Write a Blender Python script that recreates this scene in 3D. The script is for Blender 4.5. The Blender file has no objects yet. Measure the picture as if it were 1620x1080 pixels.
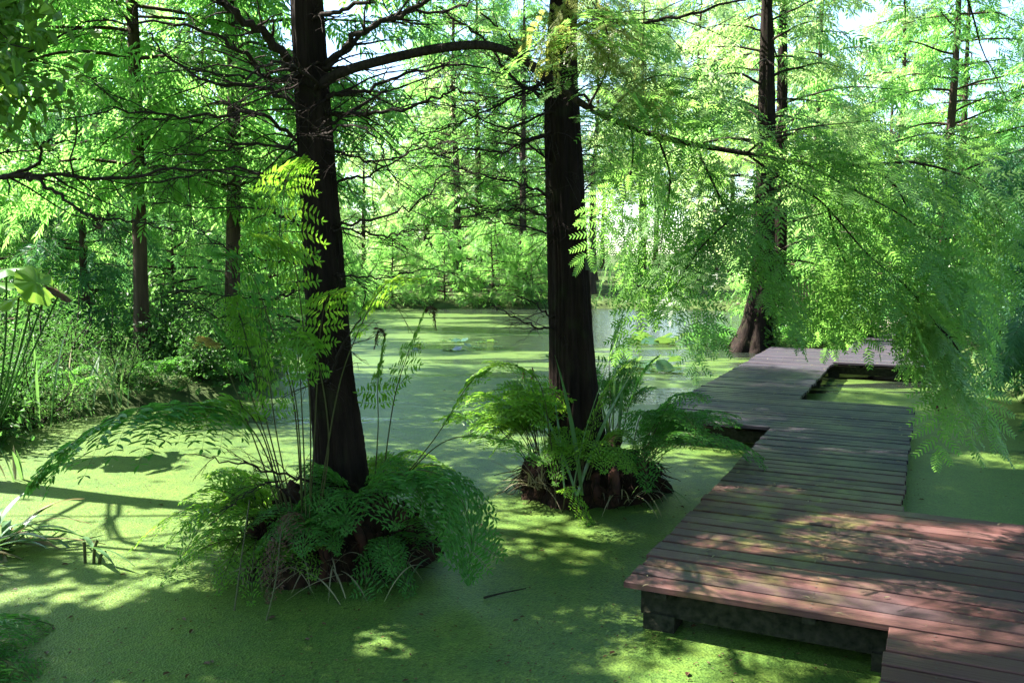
import bpy, math
import numpy as np

rad = math.radians
sc = bpy.context.scene
COL = sc.collection
rng = np.random.default_rng(11)

# ------------------------------------------------------------------ camera, sky, sun, exposure
FPX, CX, CY = 1380.0, 810.0, 540.0          # focal length and centre in pixels of the 1620 x 1080 photograph
PITCH = rad(5.38)
CAMZ = 1.86
cd = bpy.data.cameras.new('camera'); cam = bpy.data.objects.new('camera', cd); COL.objects.link(cam)
cd.sensor_width = 36.0; cd.lens = 36.0 * FPX / 1620.0
cd.clip_start = 0.05; cd.clip_end = 600
cam.location = (0, 0, CAMZ); cam.rotation_euler = (math.pi / 2 - PITCH, 0, 0)
sc.camera = cam

SUN_AZ = rad(-72)                             # measured from +Y towards +X
SUN_EL = rad(50)
SUN = np.array([math.sin(SUN_AZ) * math.cos(SUN_EL), math.cos(SUN_AZ) * math.cos(SUN_EL), math.sin(SUN_EL)])
w = bpy.data.worlds.new('World'); sc.world = w; w.use_nodes = True
nt = w.node_tree
sky = nt.nodes.new('ShaderNodeTexSky'); sky.sky_type = 'NISHITA'; sky.sun_disc = False
sky.sun_elevation = SUN_EL; sky.sun_rotation = SUN_AZ
sky.air_density = 1.0; sky.dust_density = 0.6; sky.ozone_density = 2.5
bg = nt.nodes['Background']; bg.inputs['Strength'].default_value = 0.07
nt.links.new(sky.outputs[0], bg.inputs['Color'])
sd = bpy.data.lights.new('sun', 'SUN'); sun = bpy.data.objects.new('sun', sd); COL.objects.link(sun)
sd.energy = 5.0; sd.angle = rad(0.55); sd.color = (1.0, 0.95, 0.85)
sun.location = tuple(SUN * 60)
sun.rotation_euler = (math.pi / 2 - SUN_EL, 0, math.pi - SUN_AZ)
sc.view_settings.view_transform = 'Standard'; sc.view_settings.look = 'None'
sc.view_settings.gamma = 1.0; sc.view_settings.use_curve_mapping = False
sc.view_settings.exposure = 2.95
sc.cycles.max_bounces = 8; sc.cycles.diffuse_bounces = 6; sc.cycles.glossy_bounces = 3
sc.cycles.transmission_bounces = 6; sc.cycles.transparent_max_bounces = 6
sc.cycles.sample_clamp_indirect = 8.0
sc.cycles.caustics_reflective = False; sc.cycles.caustics_refractive = False

# ------------------------------------------------------------------ helpers
def nrm(a):
    a = np.asarray(a, float); return a / np.maximum(np.linalg.norm(a, axis=-1, keepdims=True), 1e-9)

def ray(px, py):
    x = (px - CX) / FPX; v = (CY - py) / FPX
    return np.array([x, math.cos(PITCH) + v * math.sin(PITCH), -math.sin(PITCH) + v * math.cos(PITCH)])

def at(px, py, Y):
    d = ray(px, py); return np.array([0, 0, CAMZ]) + d * (Y / d[1])

def onz(px, py, z=0.0):
    d = ray(px, py); return np.array([0, 0, CAMZ]) + d * ((z - CAMZ) / d[2])

def topix(P):
    P = np.atleast_2d(P); r = P - np.array([0, 0, CAMZ])
    f = r[:, 1] * math.cos(PITCH) - r[:, 2] * math.sin(PITCH)
    u = r[:, 1] * math.sin(PITCH) + r[:, 2] * math.cos(PITCH)
    fs = np.where(f > 0.05, f, 0.05)
    return np.stack([CX + FPX * r[:, 0] / fs, CY - FPX * u / fs, f], 1)

def PP(lst):
    return np.array([at(*q) for q in lst])

def smooth(P, n):
    P = np.asarray(P, float)
    Q = np.vstack([2 * P[0] - P[1], P, 2 * P[-1] - P[-2]])
    m = len(P) - 1
    u = np.linspace(0, m - 1e-6, n); i = u.astype(int); t = (u - i)[:, None]
    a, b, c, d = Q[i], Q[i + 1], Q[i + 2], Q[i + 3]
    return 0.5 * (2 * b + (c - a) * t + (2 * a - 5 * b + 4 * c - d) * t ** 2 + (3 * b - a - 3 * c + d) * t ** 3)

class Geo:
    def __init__(self): self.v = []; self.f = []; self.n = 0
    def add(self, V, F, mat=0, sm=False):
        V = np.asarray(V, float).reshape(-1, 3); F = np.asarray(F, int)
        self.v.append(V); self.f.append((F + self.n, mat, sm)); self.n += len(V)
    def build(self, name, mats, parent=None, loc=(0, 0, 0)):
        me = bpy.data.meshes.new(name)
        o = bpy.data.objects.new(name, me); COL.objects.link(o)
        if parent is not None:
            o.parent = parent
            org = np.array(parent.location) if parent.parent is None else np.array(parent.parent.location) + np.array(parent.location)
        else:
            org = np.array(loc, float); o.location = loc
        if self.v:
            V = np.vstack(self.v) - org
            idx = np.concatenate([F.ravel() for F, _, _ in self.f])
            tot = np.concatenate([np.full(len(F), F.shape[1]) for F, _, _ in self.f])
            mi = np.concatenate([np.full(len(F), m) for F, m, _ in self.f])
            sm = np.concatenate([np.full(len(F), s) for F, _, s in self.f])
            st = np.concatenate([[0], np.cumsum(tot)[:-1]])
            me.vertices.add(len(V)); me.vertices.foreach_set('co', V.astype(np.float32).ravel())
            me.loops.add(len(idx)); me.loops.foreach_set('vertex_index', idx.astype(np.int32))
            me.polygons.add(len(tot)); me.polygons.foreach_set('loop_start', st.astype(np.int32))
            me.polygons.foreach_set('material_index', mi.astype(np.int32))
            me.polygons.foreach_set('use_smooth', sm.astype(bool))
            me.update(calc_edges=True)
        for m in (mats if isinstance(mats, (list, tuple)) else [mats]): me.materials.append(m)
        return o

def frames(P):
    T = nrm(np.gradient(P, axis=0))
    N = np.zeros_like(P)
    ref = np.array([0, 0, 1.0]) if abs(T[0][2]) < 0.9 else np.array([1.0, 0, 0])
    n = nrm(np.cross(np.cross(T[0], ref), T[0]))
    for i in range(len(P)):
        n = n - T[i] * np.dot(n, T[i]); n = n / max(np.linalg.norm(n), 1e-9); N[i] = n
    return T, N, np.cross(T, N)

def tube(g, P, R, sides=6, mat=0, disp=None, cap=True):
    P = np.asarray(P, float); n = len(P)
    R = np.broadcast_to(np.asarray(R, float), (n,))
    T, N, B = frames(P)
    a = np.linspace(0, 2 * math.pi, sides, endpoint=False)
    rr = R[:, None] * (np.ones((n, sides)) if disp is None else disp)
    V = P[:, None, :] + rr[..., None] * (np.cos(a)[None, :, None] * N[:, None, :] + np.sin(a)[None, :, None] * B[:, None, :])
    i = np.arange(n - 1)[:, None] * sides; j = np.arange(sides)[None, :]; k = (j + 1) % sides
    F = np.stack([i + j, i + k, i + sides + k, i + sides + j], -1).reshape(-1, 4)
    g.add(V.reshape(-1, 3), F, mat, True)

def place(g, tmpl, P, X, Z, S, mat=None):
    """copies of a template (V, F, mat) at points P with +x along X and +z near Z"""
    P = np.atleast_2d(P); n = len(P)
    if n == 0: return
    X = nrm(np.atleast_2d(X)); Z = np.atleast_2d(Z); Y = nrm(np.cross(Z, X)); Z = np.cross(X, Y)
    S = np.broadcast_to(np.asarray(S, float), (n,))
    for V, F, m in tmpl:
        W = P[:, None] + S[:, None, None] * (V[None, :, 0:1] * X[:, None] + V[None, :, 1:2] * Y[:, None] + V[None, :, 2:3] * Z[:, None])
        Fa = (F[None] + (np.arange(n) * len(V))[:, None, None]).reshape(-1, F.shape[1])
        g.add(W.reshape(-1, 3), Fa, m if mat is None else mat)

def box(g, lo, hi, mat=0):
    x0, y0, z0 = lo; x1, y1, z1 = hi
    V = [(x0, y0, z0), (x1, y0, z0), (x1, y1, z0), (x0, y1, z0), (x0, y0, z1), (x1, y0, z1), (x1, y1, z1), (x0, y1, z1)]
    F = [(3, 2, 1, 0), (4, 5, 6, 7), (0, 1, 5, 4), (1, 2, 6, 5), (2, 3, 7, 6), (3, 0, 4, 7)]
    g.add(V, F, mat)

def tag(o, label=None, cat=None, group=None, kind=None):
    if label: o['label'] = label
    if cat: o['category'] = cat
    if group: o['group'] = group
    if kind: o['kind'] = kind
    return o

def empty(name, loc, label, cat, group=None):
    o = bpy.data.objects.new(name, None); COL.objects.link(o); o.location = tuple(float(c) for c in loc); o.empty_display_size = 0.2
    return tag(o, label, cat, group)

def copy_tree(root, loc, rz, s, label, group):
    r = root.copy(); COL.objects.link(r); r.location = tuple(loc); r.rotation_euler = (0, 0, rz); r.scale = (s, s, s)
    r['label'] = label; r['group'] = group
    for ch in list(root.children):
        c = ch.copy(); COL.objects.link(c); c.parent = r
    return r

# ------------------------------------------------------------------ materials
def newmat(name):
    m = bpy.data.materials.new(name); m.use_nodes = True
    t = m.node_tree; t.nodes.clear()
    out = t.nodes.new('ShaderNodeOutputMaterial')
    return m, t, out

def N(t, typ, **kw):
    n = t.nodes.new(typ)
    for k, v in kw.items():
        if k.startswith('i_'): n.inputs[k[2:].replace('_', ' ')].default_value = v
        else: setattr(n, k, v)
    return n

def ramp(t, fac, stops, interp='LINEAR'):
    r = t.nodes.new('ShaderNodeValToRGB'); r.color_ramp.interpolation = interp
    e = r.color_ramp.elements
    while len(e) < len(stops): e.new(0.5)
    for i, (p, c) in enumerate(stops):
        e[i].position = p; e[i].color = (c[0], c[1], c[2], 1) if len(c) == 3 else c
    t.links.new(fac, r.inputs[0]); return r

def mixc(t, fac, a, b, typ='MIX'):
    m = t.nodes.new('ShaderNodeMix'); m.data_type = 'RGBA'; m.blend_type = typ
    for s, v in ((0, fac), (6, a), (7, b)):
        if hasattr(v, 'is_linked') or hasattr(v, 'links'): t.links.new(v, m.inputs[s])
        else: m.inputs[s].default_value = v if s == 0 else (v[0], v[1], v[2], 1)
    return m.outputs[2]

def noise(t, scale, detail=3, vec=None, rough=0.55):
    n = t.nodes.new('ShaderNodeTexNoise'); n.inputs['Scale'].default_value = scale
    n.inputs['Detail'].default_value = detail; n.inputs['Roughness'].default_value = rough
    if vec is not None: t.links.new(vec, n.inputs['Vector'])
    return n

def coords(t, kind='Object', scale=None):
    c = t.nodes.new('ShaderNodeTexCoord')
    if scale is None: return c.outputs[kind]
    m = t.nodes.new('ShaderNodeMapping'); m.inputs['Scale'].default_value = scale
    t.links.new(c.outputs[kind], m.inputs['Vector']); return m.outputs[0]

def leafmat(name, ca, cb, ta, tb, trans=0.5, rough=0.42, spec=0.45, dead=None, nscale=1.3):
    """ca..cb: reflected colours, ta..tb: colours of the light that shines through"""
    m, t, out = newmat(name)
    geo = t.nodes.new('ShaderNodeNewGeometry')
    ns = noise(t, nscale, 2, geo.outputs['Position'])
    mx = N(t, 'ShaderNodeMath', operation='MULTIPLY_ADD'); mx.inputs[1].default_value = 0.45
    t.links.new(geo.outputs['Random Per Island'], mx.inputs[0])
    m2 = N(t, 'ShaderNodeMath', operation='MULTIPLY'); m2.inputs[1].default_value = 0.6
    t.links.new(ns.outputs[0], m2.inputs[0]); t.links.new(m2.outputs[0], mx.inputs[2])
    st_a = [(0.15, ca), (0.85, cb)]; st_b = [(0.15, ta), (0.85, tb)]
    if dead: st_a += [(0.9, dead)]; st_b += [(0.9, dead)]
    ra = ramp(t, mx.outputs[0], st_a); rb = ramp(t, mx.outputs[0], st_b)
    p = t.nodes.new('ShaderNodeBsdfPrincipled')
    p.inputs['Roughness'].default_value = rough; p.inputs['Specular IOR Level'].default_value = spec
    t.links.new(ra.outputs[0], p.inputs['Base Color'])
    tr = t.nodes.new('ShaderNodeBsdfTranslucent'); t.links.new(rb.outputs[0], tr.inputs['Color'])
    mix = t.nodes.new('ShaderNodeMixShader'); mix.inputs[0].default_value = trans
    t.links.new(p.outputs[0], mix.inputs[1]); t.links.new(tr.outputs[0], mix.inputs[2])
    t.links.new(mix.outputs[0], out.inputs[0]); return m

def barkmat(name, c0, c1, scale=1.0, moss=0.0):
    m, t, out = newmat(name)
    v = coords(t, 'Object', (22 * scale, 22 * scale, 1.6 * scale))
    n1 = noise(t, 1.0, 6, v, 0.65); n2 = noise(t, 3.2 * scale, 4, coords(t))
    r = ramp(t, n1.outputs[0], [(0.3, c0), (0.55, c1), (0.75, tuple(min(1, c * 1.6) for c in c1))])
    col = mixc(t, 0.35, r.outputs[0], ramp(t, n2.outputs[0], [(0.35, c0), (0.7, c1)]).outputs[0])
    if moss:
        n3 = noise(t, 5.0, 4, coords(t))
        rm = ramp(t, n3.outputs[0], [(0.55, (0, 0, 0)), (0.75, (moss, moss, moss))])
        col = mixc(t, rm.outputs[0], col, (0.035, 0.06, 0.015))
    p = t.nodes.new('ShaderNodeBsdfPrincipled'); p.inputs['Roughness'].default_value = 0.85
    p.inputs['Specular IOR Level'].default_value = 0.08
    t.links.new(col, p.inputs['Base Color'])
    b = t.nodes.new('ShaderNodeBump'); b.inputs['Strength'].default_value = 0.9; b.inputs['Distance'].default_value = 0.03
    t.links.new(n1.outputs[0], b.inputs['Height']); t.links.new(b.outputs[0], p.inputs['Normal'])
    t.links.new(p.outputs[0], out.inputs[0]); return m

M = {}
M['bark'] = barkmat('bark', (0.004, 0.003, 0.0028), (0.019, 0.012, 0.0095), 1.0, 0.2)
M['barkfar'] = barkmat('bark_far', (0.02, 0.014, 0.011), (0.075, 0.05, 0.04), 0.6)
M['twig'] = barkmat('twig_bark', (0.012, 0.009, 0.008), (0.04, 0.03, 0.026), 3.0)
M['needle'] = leafmat('cypress_needles', (0.075, 0.17, 0.055), (0.12, 0.22, 0.065), (0.18, 0.44, 0.08), (0.28, 0.54, 0.09), 0.5, 0.36, 0.3)
M['needle_y'] = leafmat('yellowing_needles', (0.11, 0.16, 0.035), (0.19, 0.21, 0.06), (0.28, 0.36, 0.06), (0.42, 0.40, 0.10), 0.5, 0.4, 0.4)
M['needle_far'] = leafmat('far_needles', (0.065, 0.17, 0.045), (0.11, 0.21, 0.055), (0.18, 0.5, 0.09), (0.33, 0.62, 0.13), 0.6, 0.45, 0.35, nscale=0.35)
M['needle_pale'] = leafmat('pale_needles', (0.11, 0.2, 0.07), (0.19, 0.24, 0.10), (0.3, 0.58, 0.16), (0.5, 0.64, 0.24), 0.6, 0.45, 0.35, nscale=0.4)
M['needle_blue'] = leafmat('bluish_needles', (0.035, 0.10, 0.06), (0.06, 0.15, 0.085), (0.08, 0.28, 0.07), (0.16, 0.36, 0.09), 0.45, 0.45, 0.2, nscale=0.5)
M['leaf'] = leafmat('broad_leaf', (0.035, 0.10, 0.02), (0.075, 0.15, 0.03), (0.12, 0.32, 0.03), (0.26, 0.42, 0.05), 0.5, 0.35, 0.5)
M['leaf_far'] = leafmat('far_leaf', (0.06, 0.12, 0.025), (0.15, 0.18, 0.04), (0.2, 0.36, 0.04), (0.46, 0.48, 0.09), 0.5, 0.4, 0.45, dead=(0.3, 0.13, 0.05), nscale=0.6)
M['shrub'] = leafmat('shrub_leaf', (0.025, 0.075, 0.02), (0.06, 0.125, 0.035), (0.05, 0.18, 0.03), (0.12, 0.27, 0.05), 0.42, 0.45, 0.25)
M['fern'] = leafmat('fern_leaf', (0.06, 0.17, 0.025), (0.10, 0.21, 0.03), (0.18, 0.46, 0.03), (0.34, 0.58, 0.05), 0.5, 0.42, 0.22)
M['ferndark'] = leafmat('dark_fern_leaf', (0.035, 0.125, 0.025), (0.06, 0.17, 0.035), (0.09, 0.34, 0.04), (0.17, 0.44, 0.05), 0.45, 0.42, 0.2)
M['ferngold'] = leafmat('golden_fern_leaf', (0.34, 0.24, 0.07), (0.42, 0.34, 0.12), (0.5, 0.36, 0.09), (0.6, 0.46, 0.15), 0.45, 0.5, 0.3)
M['iris'] = leafmat('iris_blade', (0.04, 0.10, 0.05), (0.075, 0.15, 0.06), (0.10, 0.28, 0.06), (0.2, 0.36, 0.08), 0.35, 0.35, 0.6)
M['straw'] = leafmat('dry_blade', (0.16, 0.14, 0.08), (0.3, 0.26, 0.16), (0.2, 0.16, 0.08), (0.3, 0.24, 0.12), 0.25, 0.6, 0.3)
M['lily'] = leafmat('lily_pad', (0.015, 0.05, 0.02), (0.035, 0.08, 0.03), (0.1, 0.25, 0.04), (0.2, 0.32, 0.06), 0.25, 0.22, 0.8)
M['brown'] = leafmat('dead_leaf', (0.03, 0.016, 0.01), (0.10, 0.045, 0.025), (0.08, 0.03, 0.015), (0.15, 0.06, 0.02), 0.2, 0.6, 0.3)
def simple(name, c, rough=0.7, spec=0.3, c2=None, sc_=8.0, bump=0.0):
    m, t, out = newmat(name)
    p = t.nodes.new('ShaderNodeBsdfPrincipled'); p.inputs['Roughness'].default_value = rough
    p.inputs['Specular IOR Level'].default_value = spec
    n = noise(t, sc_, 5, coords(t)); c2 = c2 or tuple(x * 0.55 for x in c)
    r = ramp(t, n.outputs[0], [(0.32, c2), (0.68, c)]); t.links.new(r.outputs[0], p.inputs['Base Color'])
    if bump:
        b = t.nodes.new('ShaderNodeBump'); b.inputs['Strength'].default_value = bump; b.inputs['Distance'].default_value = 0.02
        t.links.new(n.outputs[0], b.inputs['Height']); t.links.new(b.outputs[0], p.inputs['Normal'])
    t.links.new(p.outputs[0], out.inputs[0]); return m
M['stem'] = simple('fern_stem', (0.06, 0.075, 0.02), 0.55, 0.2, (0.035, 0.028, 0.014))
M['root'] = simple('root_mass', (0.036, 0.018, 0.011), 0.9, 0.1, (0.008, 0.006, 0.004), 14, 0.9)
M['rootred'] = simple('cypress_knee', (0.07, 0.026, 0.016), 0.8, 0.2, (0.02, 0.01, 0.007), 12, 0.7)
M['soil'] = simple('bank_soil', (0.06, 0.09, 0.025), 0.95, 0.1, (0.02, 0.03, 0.01), 2.5, 0.5)
M['concrete'] = simple('mossy_concrete', (0.036, 0.033, 0.022), 0.95, 0.1, (0.009, 0.011, 0.006), 26, 0.6)
M['greywood'] = simple('grey_timber', (0.26, 0.2, 0.15), 0.8, 0.2, (0.12, 0.085, 0.06), 6, 0.3)
M['plate'] = simple('plastic_plate', (0.07, 0.085, 0.06), 0.6, 0.2, (0.05, 0.06, 0.045))
M['path'] = simple('path_surface', (0.3, 0.27, 0.23), 0.9, 0.2, (0.16, 0.14, 0.11), 3, 0.2)

# deck boards: wet reddish hardwood, each board its own tone
def deckmat():
    m, t, out = newmat('deck_boards')
    geo = t.nodes.new('ShaderNodeNewGeometry')
    g = noise(t, 1.0, 6, coords(t, 'Object', (2.2, 70, 70)), 0.6)
    n2 = noise(t, 2.3, 4, coords(t)); n3 = noise(t, 7.0, 5, coords(t))
    r = ramp(t, geo.outputs['Random Per Island'], [(0.0, (0.028, 0.010, 0.009)), (0.35, (0.070, 0.029, 0.026)), (0.65, (0.102, 0.048, 0.043)), (1.0, (0.042, 0.024, 0.025))])
    gr = ramp(t, g.outputs[0], [(0.3, (0.55, 0.53, 0.53)), (0.6, (1, 1, 1))])
    col = mixc(t, 0.8, r.outputs[0], gr.outputs[0], 'MULTIPLY')
    gy = ramp(t, n2.outputs[0], [(0.5, (0, 0, 0)), (0.75, (0.3, 0.3, 0.3))])
    col = mixc(t, gy.outputs[0], col, (0.046, 0.042, 0.050))
    # algae: yellow-green film in a broad patch along the second stretch (local x across, y along)
    sx = t.nodes.new('ShaderNodeSeparateXYZ'); t.links.new(coords(t), sx.inputs[0])
    def bump1(o, c, wd):
        a = N(t, 'ShaderNodeMath', operation='SUBTRACT'); a.inputs[1].default_value = c; t.links.new(o, a.inputs[0])
        b = N(t, 'ShaderNodeMath', operation='ABSOLUTE'); t.links.new(a.outputs[0], b.inputs[0])
        d = N(t, 'ShaderNodeMapRange'); d.inputs[1].default_value = wd; d.inputs[2].default_value = wd * 0.3
        t.links.new(b.outputs[0], d.inputs[0]); return d.outputs[0]
    mm = N(t, 'ShaderNodeMath', operation='MULTIPLY'); t.links.new(bump1(sx.outputs[0], -0.75, 0.7), mm.inputs[0]); t.links.new(bump1(sx.outputs[1], 6.2, 2.6), mm.inputs[1])
    al = ramp(t, n3.outputs[0], [(0.46, (0, 0, 0)), (0.66, (0.75, 0.75, 0.75))])
    m3 = N(t, 'ShaderNodeMath', operation='MULTIPLY'); t.links.new(mm.outputs[0], m3.inputs[0]); t.links.new(al.outputs[0], m3.inputs[1])
    col = mixc(t, m3.outputs[0], col, (0.12, 0.125, 0.03))
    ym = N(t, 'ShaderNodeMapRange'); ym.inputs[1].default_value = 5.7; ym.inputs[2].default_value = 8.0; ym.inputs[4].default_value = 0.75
    t.links.new(sx.outputs[1], ym.inputs[0]); col = mixc(t, ym.outputs[0], col, mixc(t, 1.0, gr.outputs[0], (0.032, 0.036, 0.054), 'MULTIPLY'))  # bluish sky sheen, with grey weathering, put into the colour of farther boards
    p = t.nodes.new('ShaderNodeBsdfPrincipled')
    rr = ramp(t, n2.outputs[0], [(0.3, (0.36, 0.36, 0.36)), (0.7, (0.62, 0.62, 0.62))])
    t.links.new(rr.outputs[0], p.inputs['Roughness']); p.inputs['Specular IOR Level'].default_value = 0.15
    t.links.new(col, p.inputs['Base Color'])
    b = t.nodes.new('ShaderNodeBump'); b.inputs['Strength'].default_value = 0.35; b.inputs['Distance'].default_value = 0.006
    t.links.new(g.outputs[0], b.inputs['Height']); t.links.new(b.outputs[0], p.inputs['Normal'])
    t.links.new(p.outputs[0], out.inputs[0]); return m
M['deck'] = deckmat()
M['screw'] = simple('screw_head', (0.07, 0.06, 0.055), 0.5, 0.3, (0.04, 0.035, 0.03))

# pond: duckweed film over dark water, torn open farther out
def watermat():
    m, t, out = newmat('duckweed_water')
    v = coords(t)
    vo = t.nodes.new('ShaderNodeTexVoronoi'); vo.inputs['Scale'].default_value = 95; t.links.new(v, vo.inputs['Vector'])
    n1 = noise(t, 0.55, 5, v); n2 = noise(t, 5.0, 5, v); n3 = noise(t, 40, 3, v)
    r1 = ramp(t, n1.outputs[0], [(0.3, (0.04, 0.09, 0.017)), (0.7, (0.085, 0.13, 0.022))])
    r2 = ramp(t, n2.outputs[0], [(0.3, (0.034, 0.08, 0.018)), (0.7, (0.10, 0.145, 0.028))])
    col = mixc(t, 0.5, r1.outputs[0], r2.outputs[0])
    rv = ramp(t, vo.outputs['Color'], [(0.0, (0.25, 0.32, 0.25)), (0.5, (0.9, 0.95, 0.9)), (1.0, (1.5, 1.4, 1.2))])
    col = mixc(t, 0.8, col, rv.outputs[0], 'MULTIPLY')
    dk = ramp(t, n3.outputs[0], [(0.33, (0.15, 0.15, 0.12)), (0.42, (1, 1, 1))])
    col = mixc(t, 0.6, col, dk.outputs[0], 'MULTIPLY')
    weed = t.nodes.new('ShaderNodeBsdfPrincipled'); weed.inputs['Roughness'].default_value = 0.45; weed.inputs['Specular IOR Level'].default_value = 0.28
    t.links.new(col, weed.inputs['Base Color'])
    b = t.nodes.new('ShaderNodeBump'); b.inputs['Strength'].default_value = 0.5; b.inputs['Distance'].default_value = 0.006
    t.links.new(vo.outputs['Distance'], b.inputs['Height']); t.links.new(b.outputs[0], weed.inputs['Normal'])
    wat = t.nodes.new('ShaderNodeBsdfPrincipled'); wat.inputs['Base Color'].default_value = (0.012, 0.016, 0.012, 1)
    wat.inputs['Roughness'].default_value = 0.12; wat.inputs['IOR'].default_value = 1.33
    wn = noise(t, 3.0, 3, coords(t, 'Object', (1, 2.4, 1)))
    b2 = t.nodes.new('ShaderNodeBump'); b2.inputs['Strength'].default_value = 1.0; b2.inputs['Distance'].default_value = 0.035
    t.links.new(wn.outputs[0], b2.inputs['Height']); t.links.new(b2.outputs[0], wat.inputs['Normal'])
    # openness grows with distance along +Y and towards +X
    sx = t.nodes.new('ShaderNodeSeparateXYZ'); t.links.new(v, sx.inputs[0])
    def mr(o, a, bb):
        d = N(t, 'ShaderNodeMapRange'); d.inputs[1].default_value = a; d.inputs[2].default_value = bb; t.links.new(o, d.inputs[0]); return d.outputs[0]
    yy = mr(sx.outputs[1], 8.0, 21.0); xx = mr(sx.outputs[0], -7.0, 3.0)
    mu = N(t, 'ShaderNodeMath', operation='MULTIPLY'); t.links.new(yy, mu.inputs[0]); t.links.new(xx, mu.inputs[1])
    no = noise(t, 0.9, 6, coords(t, 'Object', (0.22, 0.75, 1)), 0.62)
    ad = N(t, 'ShaderNodeMath', operation='MULTIPLY_ADD'); ad.inputs[1].default_value = 0.34
    t.links.new(mu.outputs[0], ad.inputs[0]); t.links.new(no.outputs[0], ad.inputs[2])
    fac0 = ramp(t, ad.outputs[0], [(0.625, (0, 0, 0)), (0.675, (1, 1, 1))])
    tn = noise(t, 1.7, 9, coords(t, 'Object', (0.6, 1.3, 1)), 0.7); tear = ramp(t, tn.outputs[0], [(0.63, (0, 0, 0)), (0.72, (0.55, 0.55, 0.55))])
    thin = N(t, 'ShaderNodeMapRange'); thin.inputs[1].default_value = 6.5; thin.inputs[2].default_value = 12.0; thin.inputs[4].default_value = 0.24; t.links.new(sx.outputs[1], thin.inputs[0])
    fac = N(t, 'ShaderNodeMath', operation='MAXIMUM'); t.links.new(fac0.outputs[0], fac.inputs[0]); f1 = N(t, 'ShaderNodeMath', operation='MAXIMUM'); t.links.new(thin.outputs[0], f1.inputs[0]); t.links.new(tear.outputs[0], f1.inputs[1])
    t.links.new(f1.outputs[0], fac.inputs[1])
    mix = t.nodes.new('ShaderNodeMixShader'); t.links.new(fac.outputs[0], mix.inputs[0])
    t.links.new(weed.outputs[0], mix.inputs[1]); t.links.new(wat.outputs[0], mix.inputs[2])
    t.links.new(mix.outputs[0], out.inputs[0]); return m
M['water'] = watermat()

# ------------------------------------------------------------------ ground and pond
POND = np.array([(-4.6, -12), (-3.7, 3.5), (-4.0, 6.0), (-5.0, 8.0), (-5.5, 9.0), (-5.0, 10.3), (-3.5, 11.4), (-3.7, 14), (-4.8, 18), (-5.6, 26),
                 (-9.5, 30), (-4.5, 33), (0, 33.5), (5, 33), (9.5, 31), (8.8, 24), (5.5, 19.5), (4.6, 18.2), (6.0, 17.7), (7.6, 18.0), (8.6, 17.2),
                 (7.6, 14), (6.6, 11), (5.9, 9.2), (6.6, 7.2), (9, 5), (12, 2), (14, -12)], float)

def sdist(x, y):
    """signed distance to the pond outline, negative in the water"""
    p = np.stack([x, y], -1); a = POND; b = np.roll(POND, -1, 0)
    d = np.full(x.shape, 1e9); ins = np.zeros(x.shape, bool)
    for q0, q1 in zip(a, b):
        e = q1 - q0; wv = p - q0
        tt = np.clip((wv @ e) / (e @ e), 0, 1)
        d = np.minimum(d, np.linalg.norm(wv - tt[..., None] * e, axis=-1))
        c = ((q0[1] > p[..., 1]) != (q1[1] > p[..., 1])) & (p[..., 0] < (q1[0] - q0[0]) * (p[..., 1] - q0[1]) / (q1[1] - q0[1] + 1e-12) + q0[0])
        ins ^= c
    return np.where(ins, -d, d)

def ground_h(x, y):
    d = sdist(x, y)
    h = np.where(d < 0, np.maximum(-0.6, d * 0.55), 0.10 + 0.32 * (1 - np.exp(-np.maximum(d, 0) / 1.2)) + 0.03 * np.maximum(d - 3, 0))
    h = np.where((d >= 0) & (d < 0.25), d * 0.8, h)
    return h + np.where(d > 0, 0.05 * np.sin(x * 2.1 + 1.3 * np.sin(y)) * np.cos(y * 1.7), 0)

def gz(x, y): return float(ground_h(np.array([x], float), np.array([y], float))[0])

gx = np.concatenate([np.linspace(-90, -18, 16), np.arange(-17.5, 18, 0.4), np.linspace(18.5, 90, 16)])
gy = np.concatenate([np.linspace(-30, -8, 6), np.arange(-7.5, 40, 0.4), np.linspace(41, 100, 14)])
GX, GY = np.meshgrid(gx, gy); GZ = ground_h(GX, GY)
nx, ny = len(gx), len(gy)
ii, jj = np.meshgrid(np.arange(ny - 1), np.arange(nx - 1), indexing='ij')
F = np.stack([ii * nx + jj, ii * nx + jj + 1, (ii + 1) * nx + jj + 1, (ii + 1) * nx + jj], -1).reshape(-1, 4)
g = Geo(); g.add(np.stack([GX, GY, GZ], -1).reshape(-1, 3), F, 0, True)
tag(g.build('ground', M['soil']), kind='structure')
g = Geo(); g.add([(-14, -14, 0), (16, -14, 0), (16, 36, 0), (-14, 36, 0)], [(0, 1, 2, 3)])
tag(g.build('pond_water', M['water']), kind='structure')

# ------------------------------------------------------------------ boardwalk (local x across the walk, y along it)
BA = math.atan2(0.431, 0.902)
DZ = 0.26
bw = empty('boardwalk', (0, 0, 0), 'zigzag plank boardwalk of reddish brown boards low over green pond', 'boardwalk')
bw.rotation_euler = (0, 0, -BA)
def bl(a, p): return np.array([0.902 * p + 0.431 * a, -0.431 * p + 0.902 * a])

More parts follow.
